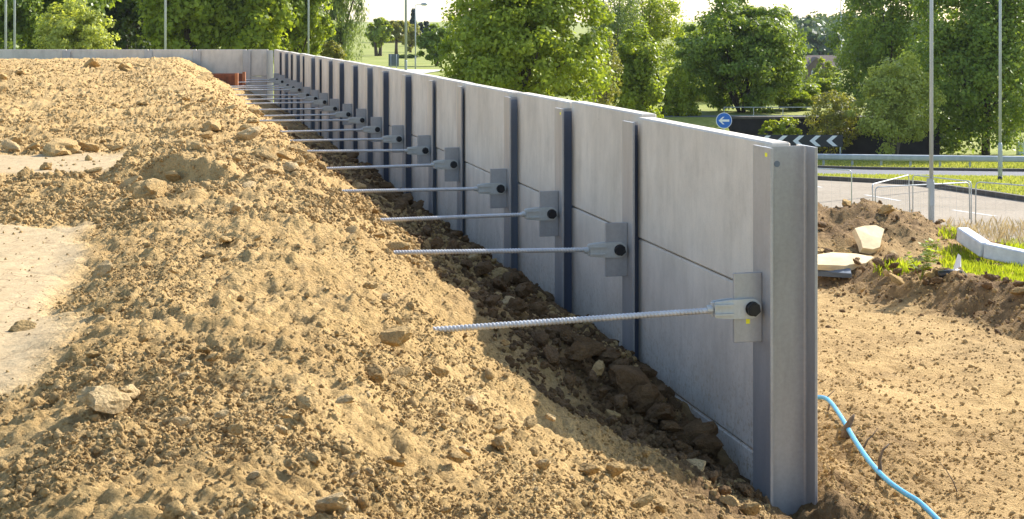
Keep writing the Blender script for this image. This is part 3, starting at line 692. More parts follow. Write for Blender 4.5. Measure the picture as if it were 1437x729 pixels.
def crumbs(name, m, XY, size, rng):
    '''fine crumbs: a point cloud instanced with four lumpy shapes'''
    n = len(XY); zz = site_h(XY[:, 0], XY[:, 1]) + size*0.25
    me = bpy.data.meshes.new(name); me.vertices.add(n); me.vertices.foreach_set('co', np.stack([XY[:, 0], XY[:, 1], zz], -1).astype(np.float32).ravel())
    sc = size[:, None]*rng.uniform(0.6, 1.25, (n, 3)); me.attributes.new('sz', 'FLOAT_VECTOR', 'POINT').data.foreach_set('vector', sc.astype(np.float32).ravel())
    me.attributes.new('rt', 'FLOAT_VECTOR', 'POINT').data.foreach_set('vector', rng.uniform(0, 6.28, (n, 3)).astype(np.float32).ravel())
    o = link(name, me, m, soil); kind(o, 'stuff')
    g = bpy.data.node_groups.new(name, 'GeometryNodeTree'); g.interface.new_socket('Geometry', in_out='INPUT', socket_type='NodeSocketGeometry'); g.interface.new_socket('Geometry', in_out='OUTPUT', socket_type='NodeSocketGeometry')
    gi, go = g.nodes.new('NodeGroupInput'), g.nodes.new('NodeGroupOutput'); K = g.links.new
    gti = g.nodes.new('GeometryNodeGeometryToInstance')
    for q in range(4):
        ico = g.nodes.new('GeometryNodeMeshIcoSphere'); ico.inputs['Subdivisions'].default_value = 1; ico.inputs['Radius'].default_value = 1.0
        if q % 2: ico.inputs['Subdivisions'].default_value = 2
        nz = g.nodes.new('ShaderNodeTexNoise'); nz.noise_dimensions = '4D'; nz.inputs['W'].default_value = q*7.3; nz.inputs['Scale'].default_value = 1.3; nz.inputs['Detail'].default_value = 1.0
        sb = g.nodes.new('ShaderNodeVectorMath'); sb.operation = 'SUBTRACT'; K(nz.outputs['Color'], sb.inputs[0]); sb.inputs[1].default_value = (0.5, 0.5, 0.5)
        ml = g.nodes.new('ShaderNodeVectorMath'); ml.operation = 'SCALE'; K(sb.outputs[0], ml.inputs[0]); ml.inputs['Scale'].default_value = 1.9
        sp = g.nodes.new('GeometryNodeSetPosition'); K(ico.outputs['Mesh'], sp.inputs['Geometry']); K(ml.outputs[0], sp.inputs['Offset']); K(sp.outputs[0], gti.inputs[0])
    ip = g.nodes.new('GeometryNodeInstanceOnPoints'); K(gi.outputs[0], ip.inputs['Points']); K(gti.outputs[0], ip.inputs['Instance']); ip.inputs['Pick Instance'].default_value = True
    for key, dst in (('sz', 'Scale'), ('rt', 'Rotation')):
        na = g.nodes.new('GeometryNodeInputNamedAttribute'); na.data_type = 'FLOAT_VECTOR'; na.inputs['Name'].default_value = key; K(na.outputs['Attribute'], ip.inputs[dst])
    sm = g.nodes.new('GeometryNodeSetMaterial'); sm.inputs['Material'].default_value = m; K(ip.outputs[0], sm.inputs[0]); K(sm.outputs[0], go.inputs[0])
    md = o.modifiers.new('crumbs', 'NODES'); md.node_group = g; return o
n = 70000; P_ = pts_left(n, r1, 4.0, 17, 0.05, 5, 1.7); crumbs('fine_crumbs', M['clod'], P_, psize(n, 0.003, 0.011, 2.0), r1)
n = 36000; P_ = pts_left(n, r1, 12, 48, 0.05, 6, 1.1); crumbs('distant_crumbs', M['clod'], P_, psize(n, 0.008, 0.034, 2.2), r1)
n = 9000; P_ = pts_foot(n, r1); crumbs('shade_foot_crumbs', M['loam_shade_clod'], P_, psize(n, 0.008, 0.05, 2.0), r1)  # crumbs coloured dark for the wall's shade
n = 14000; P_ = pts_right(n, r1, 9.0, 30); crumbs('fine_site_crumbs', M['clod'], P_, psize(n, 0.005, 0.022, 2.2), r1)
# large lumps, one object each
BIG = []
for i in range(8):
    v, t = rock_mesh(300+i, 3, 1.0); me = bpy.data.meshes.new('clod')
    me.from_pydata(v.tolist(), [], t.tolist()); me.update(); me.materials.append(M['clod']); BIG.append(me)
def remat(me, m): c = me.copy(); c.materials.clear(); c.materials.append(m); return c
BIG_L = [remat(m, M['loam_shade_clod']) for m in BIG[:5]]; BIG_S = [remat(m, M['stone']) for m in BIG[:5]]  # BIG_L: foot lumps with shade in their colour, and brown berm lumps
def clod(x, y, r, pool, rng, name='clod', flat=0.8, sink=0.4):
    z = float(site_h(np.array([x]), np.array([y]), False)[0])
    o = bpy.data.objects.new(name, pool[rng.integers(0, len(pool))]); COL.objects.link(o); o.parent = soil
    o.location = (x, y, z + r*(0.6-sink)); o.rotation_euler = (rng.uniform(-0.5, 0.5), rng.uniform(-0.5, 0.5), rng.uniform(0, 6.28))
    o.scale = (r*rng.uniform(0.9, 1.25), r*rng.uniform(0.8, 1.05), r*flat*rng.uniform(0.85, 1.2)); return o
r2 = np.random.default_rng(9)
SEEN = [(85, 203, 62, 0), (18, 203, 34, 2), (48, 205, 22, 0), (128, 205, 26, 0), (108, 212, 18, 2), (32, 455, 40, 0), (497, 324, 34, 0), (150, 558, 62, 2), (178, 548, 40, 2),
 (552, 470, 44, 0), (530, 520, 40, 0), (560, 522, 34, 0), (272, 205, 40, 0), (215, 262, 60, 0), (185, 255, 40, 0), (245, 245, 36, 0), (290, 205, 22, 0), (300, 175, 30, 0),
 (125, 290, 26, 0), (95, 292, 24, 2), (75, 290, 18, 0), (430, 565, 26, 0), (465, 700, 60, 2), (440, 640, 26, 0), (395, 600, 20, 2), (380, 235, 26, 0), (350, 260, 30, 2), (330, 290, 24, 2),
 (860, 655, 40, 0), (830, 655, 30, 0), (900, 700, 36, 0), (930, 710, 26, 0), (485, 560, 26, 2), (30, 720, 30, 0), (28, 655, 28, 0), (80, 30, 5, 0), (410, 650, 24, 0), (520, 660, 24, 2), (620, 520, 22, 0), (640, 640, 26, 0), (700, 600, 24, 0), (760, 650, 24, 2), (240, 640, 22, 0), (300, 500, 24, 0), (255, 590, 26, 2), (330, 600, 26, 0),
 (1050, 712, 34, 0), (1025, 700, 28, 0), (1178, 704, 22, 0), (1200, 705, 20, 0)]
FOOT = [(1006, 632, 42), (976, 612, 44), (955, 628, 24), (940, 600, 30), (925, 585, 34), (905, 562, 40), (888, 540, 58), (902, 524, 32), (868, 520, 36), (925, 552, 26), (850, 500, 40), (828, 488, 46), (838, 520, 24), (810, 500, 30),
 (800, 478, 30), (785, 468, 28), (760, 478, 26), (775, 500, 30), (1028, 668, 26), (1045, 690, 24), (1000, 672, 22), (990, 650, 20), (870, 565, 26), (735, 408, 34), (720, 392, 24), (700, 400, 26), (680, 378, 30), (690, 425, 24), (655, 372, 18), (638, 350, 22), (750, 440, 30), (725, 435, 26), (600, 325, 16), (580, 305, 14), (562, 292, 14), (545, 280, 16), (612, 345, 18), (860, 590, 18), (1015, 690, 18)]
for px, py, w, k in SEEN:
    if py < 60: continue
    g = gpt(px, py + w*0.2); r = w/F*g.y/2*1.05
    clod(g.x, g.y, r, (BIG, BIG_L, BIG_S)[k], r2)
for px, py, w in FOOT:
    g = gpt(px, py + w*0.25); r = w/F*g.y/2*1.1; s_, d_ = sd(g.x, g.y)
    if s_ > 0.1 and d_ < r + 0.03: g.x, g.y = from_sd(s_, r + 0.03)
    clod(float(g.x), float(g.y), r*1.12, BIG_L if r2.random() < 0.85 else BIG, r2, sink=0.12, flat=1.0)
P_ = pts_left(130, r2, 4.4, 30, 0.3, 5, 1.3)
for x, y in P_: clod(x, y, 0.0034*y + r2.random()**3*0.005*y, BIG if r2.random() < 0.8 else BIG_S, r2, sink=0.45)
P_ = pts_left(55, r2, 17, 42, 1.2, 6, 1.2)
for x, y in P_: clod(x, y, 0.0040*y*(0.7 + r2.random()*0.9), BIG, r2, sink=0.35)
P_ = pts_foot(70, r2)
for x, y in P_:
    r_ = 0.0045*y*(0.6+r2.random()*0.9); s_, d_ = sd(x, y); x, y = from_sd(max(s_, 0.2), max(d_*0.6, r_+0.02)); clod(float(x), float(y), r_, BIG_L if r2.random() < 0.8 else BIG, r2, sink=0.35)
for _ in range(70):
    t_ = r2.random(); x, y = 4.6 + 2.6*t_ + r2.normal()*0.16, 24.6 - 7.0*t_ + r2.normal()*0.3
    clod(x, y, 0.0032*y*(0.6 + r2.random()**2*1.3), BIG_L if r2.random() < 0.75 else BIG, r2, sink=0.4)
P_ = pts_right(30, r2, 20, 30)
for x, y in P_: clod(x, y, 0.0035*y*(0.8+r2.random()*0.8), BIG_L if r2.random() < 0.6 else BIG, r2, sink=0.45)
# a pebble left on the wall top

# ------------------------------------------------------------------ rubble, kerb beams, pipe and scraps on the right
def rubble(name, label, cat, px, py, outline, thick, tilt, rz, m, group=None):
    """flat broken slab: outline (metres), thickness, tilted towards the camera"""
    g = gpt(px, py); mb = MB(); n = len(outline); rr = random.Random(int(px))
    v = [(x, y, 0) for x, y in outline] + [(x*0.95 + rr.uniform(-.01, .01), y*0.95 + rr.uniform(-.01, .01), thick*rr.uniform(0.85, 1.1)) for x, y in outline] + [(sum(p[0] for p in outline)/n, sum(p[1] for p in outline)/n, thick*1.12)]
    f = [tuple(range(n-1, -1, -1))] + [(i, (i+1) % n, n+(i+1) % n, n+i) for i in range(n)] + [(n+i, n+(i+1) % n, 2*n) for i in range(n)]
    mb.add(v, f); o = mb.build(name, m); o.location = (g.x, g.y, g.z - 0.02); o.rotation_euler = (tilt, 0, rz); return tag(o, label, cat, group)
rubble('stone_slab', 'large pale broken stone slab lying on the brown mound', 'stone slab', 1226, 346, [(-.36, -.10), (-.30, .06), (-.22, .40), (.04, .46), (.26, .43), (.40, .34), (.18, .08), (.0, -.12), (-.18, -.16)], 0.12, 0.62, 0.42, M['slab'])
rubble('stone_slab', 'long flat pale stone slab sunk in brown soil beside end post', 'stone slab', 1185, 372, [(-.55, -.05), (-.55, .2), (-.1, .28), (.3, .18), (.56, .05), (.3, -.1), (-.1, -.16)], 0.09, 0.40, 0.35, M['slab'])
rubble('broken_paver', 'grey paver with white end below the long pale slab', 'paver', 1172, 384, [(-.30, -.08), (-.28, .10), (.22, .10), (.26, -.08)], 0.07, 0.35, -0.35, M['sign_back'])
rubble('rubble_block', 'small pale rubble block below the large stone slab', 'rubble', 1253, 360, [(-.06, -.05), (-.07, .08), (.04, .09), (.07, -.04)], 0.08, 0.6, 0.3, M['stone'])
def kerb_unit(a, b, h, w, label):
    a, b = Vector(a), Vector(b); t = b-a; Lk = t.length
    o = MB().box((0, -w/2, 0), (Lk, w/2, h), 0.02).build('kerb_unit', M['kerb_white'])
    o.location = a; o.rotation_euler = (0, -math.asin(max(-1, min(1, t.z/Lk))), math.atan2(t.y, t.x)); return tag(o, label, 'kerb unit', 'dumped white kerb units')
ka, kb, kc = at(1350, 339, 27.4), at(1384, 362, 26.3), at(1452, 377, 25.6)
kerb_unit(ka, kb - (kb-ka).normalized()*0.02, 0.26, 0.22, 'tilted white precast kerb unit with its end raised on the soil')
kerb_unit(kb, kc, 0.26, 0.22, 'white precast kerb unit lying on grass at right edge')
pp = [(1128, 566), (1149, 568), (1163, 576), (1180, 594), (1200, 622), (1222, 655), (1246, 682), (1270, 702), (1290, 716), (1312, 735), (1335, 756)]
pts = []
for q in range(len(pp)):
    g = gpt(*pp[q]); a_ = np.linspace(0, 6.28, 9); zz_ = float(np.max(site_h(g.x + 0.05*np.cos(a_), g.y + 0.05*np.sin(a_)))); pts.append(Vector((g.x, g.y, zz_ + 0.04)))
for _ in range(3):
    for q in range(1, len(pts)-1): pts[q].z = max(pts[q].z, (pts[q-1].z+pts[q+1].z)/2)
dense = []
for i in range(len(pts)-1):
    p0, p1, p2, p3 = pts[max(i-1, 0)], pts[i], pts[i+1], pts[min(i+2, len(pts)-1)]
    for k in range(6):
        t = k/6; dense.append(0.5*((2*p1) + (p2-p0)*t + (2*p0-5*p1+4*p2-p3)*t*t + (3*p1-p0-3*p2+p3)*t**3))
tag(MB().tube(dense, 0.0195, 12).build('water_pipe', M['blue_pipe'], None, True), 'light blue plastic water pipe curving over the soil beside end post', 'pipe')
def root_of(px, py, offs, r, label):
    g = gpt(px, py); k = g.y/F
    P = [Vector((g.x + dx*k, g.y + dz, g.z - 0.02 - dy*k)) for dx, dy, dz in offs]
    n = len(P); o = MB().tube(P, [r*(1-0.75*i/(n-1)) for i in range(n)], 6).build('root', M['root'], None, True); tag(o, label, 'root', 'broken roots in the soil')
root_of(1232, 668, [(0, 3, 0), (4, -12, .02), (2, -26, .0), (8, -38, .03), (18, -46, .05)], 0.022, 'forked dark root standing right of the blue pipe')
root_of(1186, 608, [(0, 4, 0), (2, -8, .02), (10, -22, .02), (14, -28, .03)], 0.040, 'thick stub of root beside upper bend of blue pipe')
root_of(1212, 622, [(0, 3, 0), (8, -6, .05), (16, -10, .08), (24, -20, .1)], 0.010, 'thin pale twig root just right of the blue pipe')
root_of(1160, 575, [(0, 4, 0), (6, -8, .05), (4, -18, .08), (14, -26, .1)], 0.012, 'thin dark twig above the pipe where it meets the post')
root_of(1345, 690, [(0, 2, 0), (-6, -16, .03), (-14, -30, .05), (-22, -40, .08)], 0.006, 'very thin bent wire-like twig on the open tan soil')
g = gpt(1318, 392)
o = MB().tube([(0, 0, 0.05), (0.16, 0.02, 0.07), (0.31, 0.03, 0.085)], 0.055, 12).build('drain_pipe', M['black_plastic'], None, True); o.location = g; tag(o, 'short black plastic drain pipe scrap lying in the grass', 'drain pipe')
g = gpt(1345, 391); bm_ = MB()
bm_.add([(-.06, 0, .10), (.0, .02, .33), (.035, .0, .30), (.02, -.02, .16), (.11, -.02, .03), (.13, .02, .0), (.05, .05, .10), (-.05, .05, .14)], [(0,3,2,1), (0,7,6,3), (3,6,5,4), (0,1,7), (1,2,6,7), (2,3,6)])
o = bm_.build('plastic_scrap', M['white_plastic']); o.location = g; tag(o, 'crumpled white plastic scrap behind the black pipe in grass', 'plastic scrap')
md = o.modifiers.new('thick', 'SOLIDIFY'); md.thickness = 0.006

# ------------------------------------------------------------------ site barriers
def barrier(label, x0, x1, ytop0, ytop1, Za, Zb, lean=0.0, legs=True):
    """tubular frame between two photo columns at their own distances, standing on the ground"""
    a = at(x0, ytop0, Za); b = at(x1, ytop1, Zb); ga = float(far_h(a.x, a.y)); gb = float(far_h(b.x, b.y))
    t = (Vector((b.x, b.y, 0)) - Vector((a.x, a.y, 0))); Lb = t.length; u = t.normalized(); nrm = Vector((-u.y, u.x, 0))
    e = empty('site_barrier', (a.x, a.y, ga)); tag(e, label, 'barrier', 'tubular site barriers beside the road')
    def P(s, z): 
        base = Vector((0, 0, (gb-ga)*s/Lb)); return base + u*s + Vector((0, 0, z)) + nrm*lean*z
    ha, hb = a.z - ga, b.z - gb; r = 0.0145; c = 0.09
    def hh(s): return ha + (hb-ha)*s/Lb
    fr = MB().tube([P(0, 0.0), P(0, ha-c), P(0.02, ha-c*0.4), P(c*0.4, ha-0.02), P(c, ha), P(Lb-c, hb), P(Lb-c*0.4, hb-0.02), P(Lb-0.02, hb-c*0.4), P(Lb, hb-c), P(Lb, 0.0)], r, 8)
    fr.build('frame', M['barrier_galv'], e, True)
    ms = MB()
    k = 1
    while k*0.22 < Lb: ms.tube([P(k*0.22, 0.14), P(k*0.22, hh(k*0.22))], 0.0011, 4, False); k += 1
    for q in range(1, 4): ms.tube([P(0, 0.14 + q*0.22), P(Lb, 0.14 + q*0.22)], 0.0011, 4, False)
    kind(ms.build('mesh_infill', M['barrier_galv'], e), 'stuff')
barrier('leftmost site barrier frame, partly hidden behind the end post', 1085, 1195, 234, 239, 37.6, 36.4)
barrier('short angled site barrier turned towards the road left of lamp column', 1226, 1277, 259, 246, 33.6, 37.0, 0.03)
barrier('site barrier passing behind the near lamp column', 1281, 1363, 246, 255, 36.6, 34.4)
barrier('rightmost site barrier frame running out of the picture', 1369, 1480, 256, 264, 34.6, 33.8, 0.04)
barrier('long low site barrier behind the others, crossing the near lamp column', 1229, 1361, 263, 256.5, 34.3, 35.6, 0.02)

# ------------------------------------------------------------------ lamp columns
def lamp(px, Z, label, h=8.0, r0=0.068, r1=0.042, step=1.15, ground=None, arm=1.0, band=False, box=False):
    X = (px-CX)/F*Z; gz = float(far_h(X, Z)) if ground is None else ground
    e = empty('lamp_column', (X, Z, gz)); tag(e, label, 'lamp column', 'street lamp columns')
    MB().tube([(0,0,-0.3), (0,0,step), (0,0,step+0.07)], [r0, r0, r1], 14).build('base_section', M['lamp_galv'], e, True)
    MB().tube([(0,0,step+0.06), (0,0,h*0.6), (0,0,h)], [r1, r1*0.9, r1*0.75], 12).build('shaft', M['lamp_galv'], e, True)
    MB().tube([(0,0,h-0.02), (0.05,0,h+0.05), (arm*0.4,0,h+0.10), (arm*0.5,0,h+0.10)], r1*0.6, 8).build('arm', M['lamp_galv'], e, True)
    ln = MB().tube([(arm*0.45,0,h+0.10), (arm*0.55,0,h+0.10), (arm*0.9,0,h+0.11), (arm*1.02,0,h+0.11)], [0.05, 0.11, 0.12, 0.04], 10).build('lantern', M['lamp_galv'], e, True)
    MB().box((-0.05, -r0-0.006, 0.45), (0.05, -r0+0.012, 0.95), 0.004).build('access_door', M['lamp_galv'], e)
    if band: MB().tube([(0,0,0.0), (0,0,0.16)], r0+0.004, 14).build('black_band', M['sign_black'], e, True)
    if box: MB().box((-0.125, -0.075, step-0.12), (0.03, -r0-0.001, step+0.09), 0.006).build('control_box', M['lamp_galv'], e)
lamp(1307, 34.6, 'near grey lamp column standing behind the brown mound by the barriers', 8, 0.068, 0.045, 0.98, box=True)
lamp(1403.5, 46.6, 'grey lamp column with a black band at its foot on the verge', 8, 0.066, 0.045, 1.12, band=True, ground=float(far_h((1403.5-CX)/F*46.6, 46.6))+0.14)
lamp(8, 63.5, 'leftmost lamp column behind the far return wall', 9, 0.075, 0.05, 1.1)
lamp(20.5, 66, 'second lamp column from left behind the far return wall', 9, 0.075, 0.05, 1.1)
lamp(232, 66, 'lamp column behind far wall in front of the dark trees', 9, 0.075, 0.05, 1.1)
lamp(433, 72, 'slim lamp column behind wall near the far corner', 9, 0.07, 0.045, 1.1)
lamp(569.5, 92, 'lamp column beside the grey sign back on the distant lawn', 10, 0.085, 0.08, 1.1)
lamp(583, 116, 'short distant lamp column with visible lantern arm on the lawn', 4.85, 0.06, 0.05, 0.9, arm=0.9)
lamp(1180, 190, 'very distant lamp column rising before the wooded hill', 14.0, 0.11, 0.09, 1.2, arm=1.0)

# ------------------------------------------------------------------ signs and safety barrier
def round_sign():
    c = at(1016, 169.5, 73.5); gz = float(far_h(c.x, c.y)); r = 0.385
    e = empty('keep_left_sign', (c.x, c.y, gz)); tag(e, 'round blue road sign with a white arrow pointing left', 'road sign'); zc = c.z - gz
    disc = lambda R: [(R*math.cos(k*math.pi/16), R*math.sin(k*math.pi/16)) for k in range(32)]
    MB().prism(disc(r), (0, 0.012, zc), (1,0,0), (0,0,1), (0, -0.012, 0)).build('rim', M['sign_white'], e)
    MB().prism(disc(r*0.93), (0, -0.0005, zc), (1,0,0), (0,0,1), (0, -0.004, 0)).build('face', M['sign_blue'], e)
    k = r
    arrow = [(-0.68, 0), (-0.16, 0.47), (0.06, 0.47), (-0.28, 0.14), (0.66, 0.14), (0.66, -0.14), (-0.28, -0.14), (0.06, -0.47), (-0.16, -0.47)]
    MB().prism([(x*k, y*k) for x, y in arrow], (0, -0.005, zc), (1,0,0), (0,0,1), (0, -0.004, 0)).build('arrow', M['sign_white'], e)
    MB().tube([(0, 0.05, -0.2), (0, 0.05, zc)], 0.038, 10).build('pole', M['lamp_galv'], e, True)
round_sign()
def chevrons():
    Z = 75.5; l, r_ = at(1056, 206.5, Z), at(1183, 206.5, Z); h = 17.0/F*Z; gz = float(far_h(r_.x, Z))
    e = empty('chevron_sign', (l.x, Z, gz)); tag(e, 'long black chevron board with white arrowheads pointing left', 'road sign'); b = l.z - gz; Wd = r_.x - l.x
    MB().box((0, 0, b), (Wd, 0.02, b+h), 0.004).build('board', M['sign_black'], e)
    k = Z/F
    for tip in (1066, 1089.5, 1112.5, 1136, 1159.5):
        x = (tip - 1056)*k
        MB().prism([(x, h*0.5), (x+9*k, h*0.94), (x+16*k, h*0.94), (x+7.5*k, h*0.5), (x+16*k, h*0.06), (x+9*k, h*0.06)], (0, -0.0005, b), (1,0,0), (0,0,1), (0, -0.004, 0)).build('chevron', M['sign_white'], e)
    for x in (0.25, Wd*0.5, Wd-0.12): MB().tube([(x, 0.06, -0.2), (x, 0.06, b+h*0.9)], 0.038, 8).build('post', M['lamp_galv'], e, True)
chevrons()
def sign_back():
    c = at(552.5, 93, 104); gz = float(far_h(c.x, c.y)); k = 104/F; e = empty('road_sign', (c.x, c.y, gz)); tag(e, 'grey back of a rectangular road sign on the lawn', 'road sign'); b = max(c.z - gz, 0.12)
    MB().box((-7.3*k, 0, b), (7.3*k, 0.02, b+17*k), 0.003).build('panel', M['sign_back'], e)
    for q in (0.25, 0.5, 0.75): MB().box((-7.2*k, -0.03, b+17*k*q-0.02), (7.2*k, -0.001, b+17*k*q+0.02)).build('rail', M['sign_back'], e)
    for x in (-4*k, 4*k): MB().tube([(x, -0.06, -0.2), (x, -0.06, b+16*k)], 0.03, 8).build('post', M['lamp_galv'], e, True)
sign_back()
def crash_barrier():
    a = gfar(1100, 233.2); b = gfar(1475, 238.2); t = (b-a); Lc = math.hypot(t.x, t.y); u = Vector((t.x, t.y, 0)).normalized()
    e = empty('crash_barrier', a, math.atan2(t.y, t.x)); tag(e, 'long grey steel crash barrier along the far carriageway', 'crash barrier'); sl_ = (b.z-a.z)/Lc
    hb = 0.44
    prof = [(0, hb-0.14), (-0.06, hb-0.12), (-0.085, hb-0.07), (-0.085, hb+0.07), (-0.06, hb+0.11), (0, hb+0.13), (0.05, hb+0.13), (0.05, hb-0.14)]
    n_ = int(Lc/4.8)+1
    for i in range(n_):
        x0, x1 = i*4.8, min((i+1)*4.8-0.004, Lc)
        if x1 - x0 < 0.3: continue
        mb = MB(); mb.prism(prof, (x0, 0, sl_*x0), (0,1,0), (0,0,1), (x1-x0, 0, sl_*(x1-x0))); mb.build('beam', M['lamp_galv'], e)
    x = 0.5
    while x < Lc:
        MB().box((x-0.05, 0.052, sl_*x-0.4), (x+0.05, 0.12, sl_*x+hb+0.08), 0.004).build('post', M['lamp_galv'], e); x += 1.28
crash_barrier()
c = at(1434, 222, 80); gz = float(far_h(c.x, c.y)); e = empty('utility_cabinet', (c.x, c.y, gz)); tag(e, 'pale green utility cabinet at the right edge beyond the barrier', 'utility cabinet')
MB().box((-0.18, 0, -0.05), (0.55, 0.35, 0.62), 0.01).build('body', M['cabinet'], e); MB().box((-0.21, -0.03, 0.622), (0.58, 0.38, 0.67), 0.01).build('lid', M['cabinet'], e)
MB().box((-0.13, -0.012, 0.06), (0.16, -0.002, 0.54)).build('door', M['cabinet'], e)

# dark underpass wall with the raised road behind it
TZ = HC - 4.76
def brickwall():
    x0, x1, y = 11.2, 22.3, 79.5
    e = empty('underpass_wall', (x0, y, HC-7.2)); tag(e, 'dark brick underpass wall below the trees behind the chevron board', 'wall')
    MB().box((0, 0, 0), (x1-x0, 0.4, TZ-HC+7.2), 0.01).build('brickwork', M['dark_wall'], e)
    MB().box((-0.05, -0.06, TZ-HC+7.202), (x1-x0+0.05, 0.46, TZ-HC+7.31), 0.01).build('coping', M['kerb'], e)
    r_ = empty('parapet_railing', (x0, y+1.0, TZ)); tag(r_, 'thin metal railing on top of the dark underpass wall', 'railing')
    MB().tube([(0,0,0.55), (x1-x0,0,0.55)], 0.025, 6).build('top_rail', M['lamp_galv'], r_, True)
    MB().tube([(0,0,0.12), (x1-x0,0,0.12)], 0.02, 6).build('bottom_rail', M['lamp_galv'], r_, True)
    q = 0.0
    while q <= x1-x0: MB().tube([(q,0,0), (q,0,0.55)], 0.022, 6).build('post', M['lamp_galv'], r_); q += 1.55
brickwall()
kind(MB().box((3.0, 79.95, HC-8.5), (22.35, 150, TZ)).build('embankment', M['grass']), 'structure')
kind(MB().prism([(74.0, -9.0+HC), (74.0, -6.55+HC), (79.9, TZ), (79.9, -9.0+HC)], (3.0, 0, 0), (0,1,0), (0,0,1), (8.15, 0, 0)).build('grass_bank', M['grass']), 'structure')
kind(MB().box((3.0, 81.2, TZ-0.1), (22.3, 82.6, TZ+0.006)).build('pavement', M['road_far']), 'structure')

# ------------------------------------------------------------------ trees
def crown_np(w, d, h, n_clump, n_leaf, leaf, seed, shape='round', clump_r=0.16, shell=0.55, droop=False):
    """leaf quads of a crown centred on the origin, half sizes w/2, d/2, h/2"""
    rng = np.random.default_rng(seed)
    dirs = rng.normal(size=(n_clump, 3)); dirs /= np.linalg.norm(dirs, axis=1)[:, None]
    rad = shell + (1-shell)*rng.random(n_clump)**0.6; inner = rng.random(n_clump) < 0.28; rad = np.where(inner, rng.random(n_clump)**0.5*shell, rad)
    lob = 1 + 0.22*perlin(dirs[:,0]*1.7+seed, dirs[:,2]*1.7+dirs[:,1], seed) + 0.12*perlin(dirs[:,0]*4+seed, dirs[:,2]*4-dirs[:,1]*3, seed+1)
    C = dirs*(rad*lob)[:, None]
    if shape == 'cone': C[:, :2] *= (1.02 - 0.48*(C[:, 2:3]+1))
    if shape == 'egg': C[:, :2] *= (1.05 - 0.28*np.clip(C[:, 2:3]+0.4, 0, 2))
    if shape == 'dome': C[:, 2] = np.where(C[:, 2] < -0.55, -0.55 + 0.35*(C[:, 2]+0.55), C[:, 2])
    csz = clump_r*(0.6 + 0.9*rng.random(n_clump)); tone = rng.random(n_clump)
    who = rng.integers(0, n_clump, n_leaf)
    off = rng.normal(size=(n_leaf, 3)); off /= np.linalg.norm(off, axis=1)[:, None]; off *= (rng.random(n_leaf)**0.45)[:, None]
    off[:, 2] *= 0.7
    P = C[who] + off*csz[who][:, None]*1.35
    if droop: P[:, 2] -= (rng.random(n_leaf)**2)*0.22
    P = P*np.array([w/2, d/2, h/2])
    nrm = off*0.8 + dirs[who]*0.5 + rng.normal(size=(n_leaf, 3))*0.55 + np.array([0, 0, 0.45]); nrm /= np.linalg.norm(nrm, axis=1)[:, None]
    a = np.cross(nrm, rng.normal(size=(n_leaf, 3))); a /= np.linalg.norm(a, axis=1)[:, None]; b = np.cross(nrm, a)
    sz = leaf*(0.6 + 0.8*rng.random(n_leaf)); a *= sz[:, None]*0.62; b *= sz[:, None]*0.40
    if droop: a = a*0.5; b = b*0.5; a[:, 2] -= sz*0.5
    V = np.stack([P-a, P+b*1.0+a*0.1, P+a, P-b*1.0+a*0.1], 1).reshape(-1, 3); T = np.arange(n_leaf*4).reshape(-1, 4)
    tint = np.clip(0.55*tone[who] + 0.45*rng.random(n_leaf), 0, 1)
    return V, T, tint, C*np.array([w/2, d/2, h/2])
def tree(name, label, px, Z, wpx, ytop, ybot, leafm, n_leaf_, leaf_, seed, ground=None, shape='round', bark='bark', n_clump=170, clump_r=0.16, stems=1, limbs=10, trunk_r=0.16, shell=0.55, droop=False, cat='tree', group=None, hide_h=0.0):
    n_leaf, leaf = int(n_leaf_*1.8), leaf_*0.74
    X = (px-CX)/F*Z; k = Z/F; gz = (float(far_h(X, Z)) if ground is None else ground)
    zt_, zb = HC-(ytop-HY)*k, HC-(ybot-HY)*k; zb = max(zb, gz + hide_h)
    w = wpx*k; h = zt_-zb; cz = (zt_+zb)/2 - gz
    e = empty(name, (X, Z, gz)); tag(e, label, cat, group)
    V_, T_, tint, C = crown_np(w, w*0.92, h, n_clump, n_leaf, leaf, seed, shape, clump_r, shell, droop)
    V_[:, 2] += cz; V_ = V_[:]; np_mesh('crown', V_, T_, L[leafm], e, k=4, face_attrs={'tint': tint})
    rr = random.Random(seed); mb = MB(); fork = max(0.25*cz, cz - h*0.42)
    C = C + np.array([0, 0, cz])
    sel = [Vector(C[i]) for i in np.argsort(-np.abs(C[:, 2]-cz*1.15))[:limbs*6:6]] if limbs else []
    sel = [Vector(C[rr.randrange(len(C))]) for _ in range(limbs)]
    for q in range(stems):
        ang = 6.28*q/max(stems, 1) + rr.random(); sp = 0.0 if stems == 1 else (0.16 if stems < 6 else 0.30)*w
        top = Vector((math.cos(ang)*sp, math.sin(ang)*sp, cz + h*0.22))
        base = Vector((math.cos(ang)*trunk_r*1.1, math.sin(ang)*trunk_r*1.1, -0.15)) if stems > 1 else Vector((0, 0, -0.15))
        midp = base.lerp(top, 0.5) + Vector((rr.uniform(-.1, .1), rr.uniform(-.1, .1), 0))*w*0.2
        mb.tube([base, base.lerp(midp, 0.5), midp, midp.lerp(top, 0.5), top], [trunk_r*1.25, trunk_r, trunk_r*0.8, trunk_r*0.5, trunk_r*0.15], 8)
    for t_ in sel:
        st = Vector((0, 0, fork + rr.random()*max(0.1, (t_.z-fork))*0.35)); m_ = st.lerp(t_, 0.5) + Vector((0, 0, -0.04*h + rr.uniform(0, .08)*h))
        mb.tube([st, st.lerp(m_, 0.6), m_, m_.lerp(t_, 0.6), t_], [trunk_r*0.5, trunk_r*0.42, trunk_r*0.32, trunk_r*0.2, trunk_r*0.06], 5)
    mb.build('trunk', M[bark], e, True); return e
G1 = 'trees behind the far return wall'
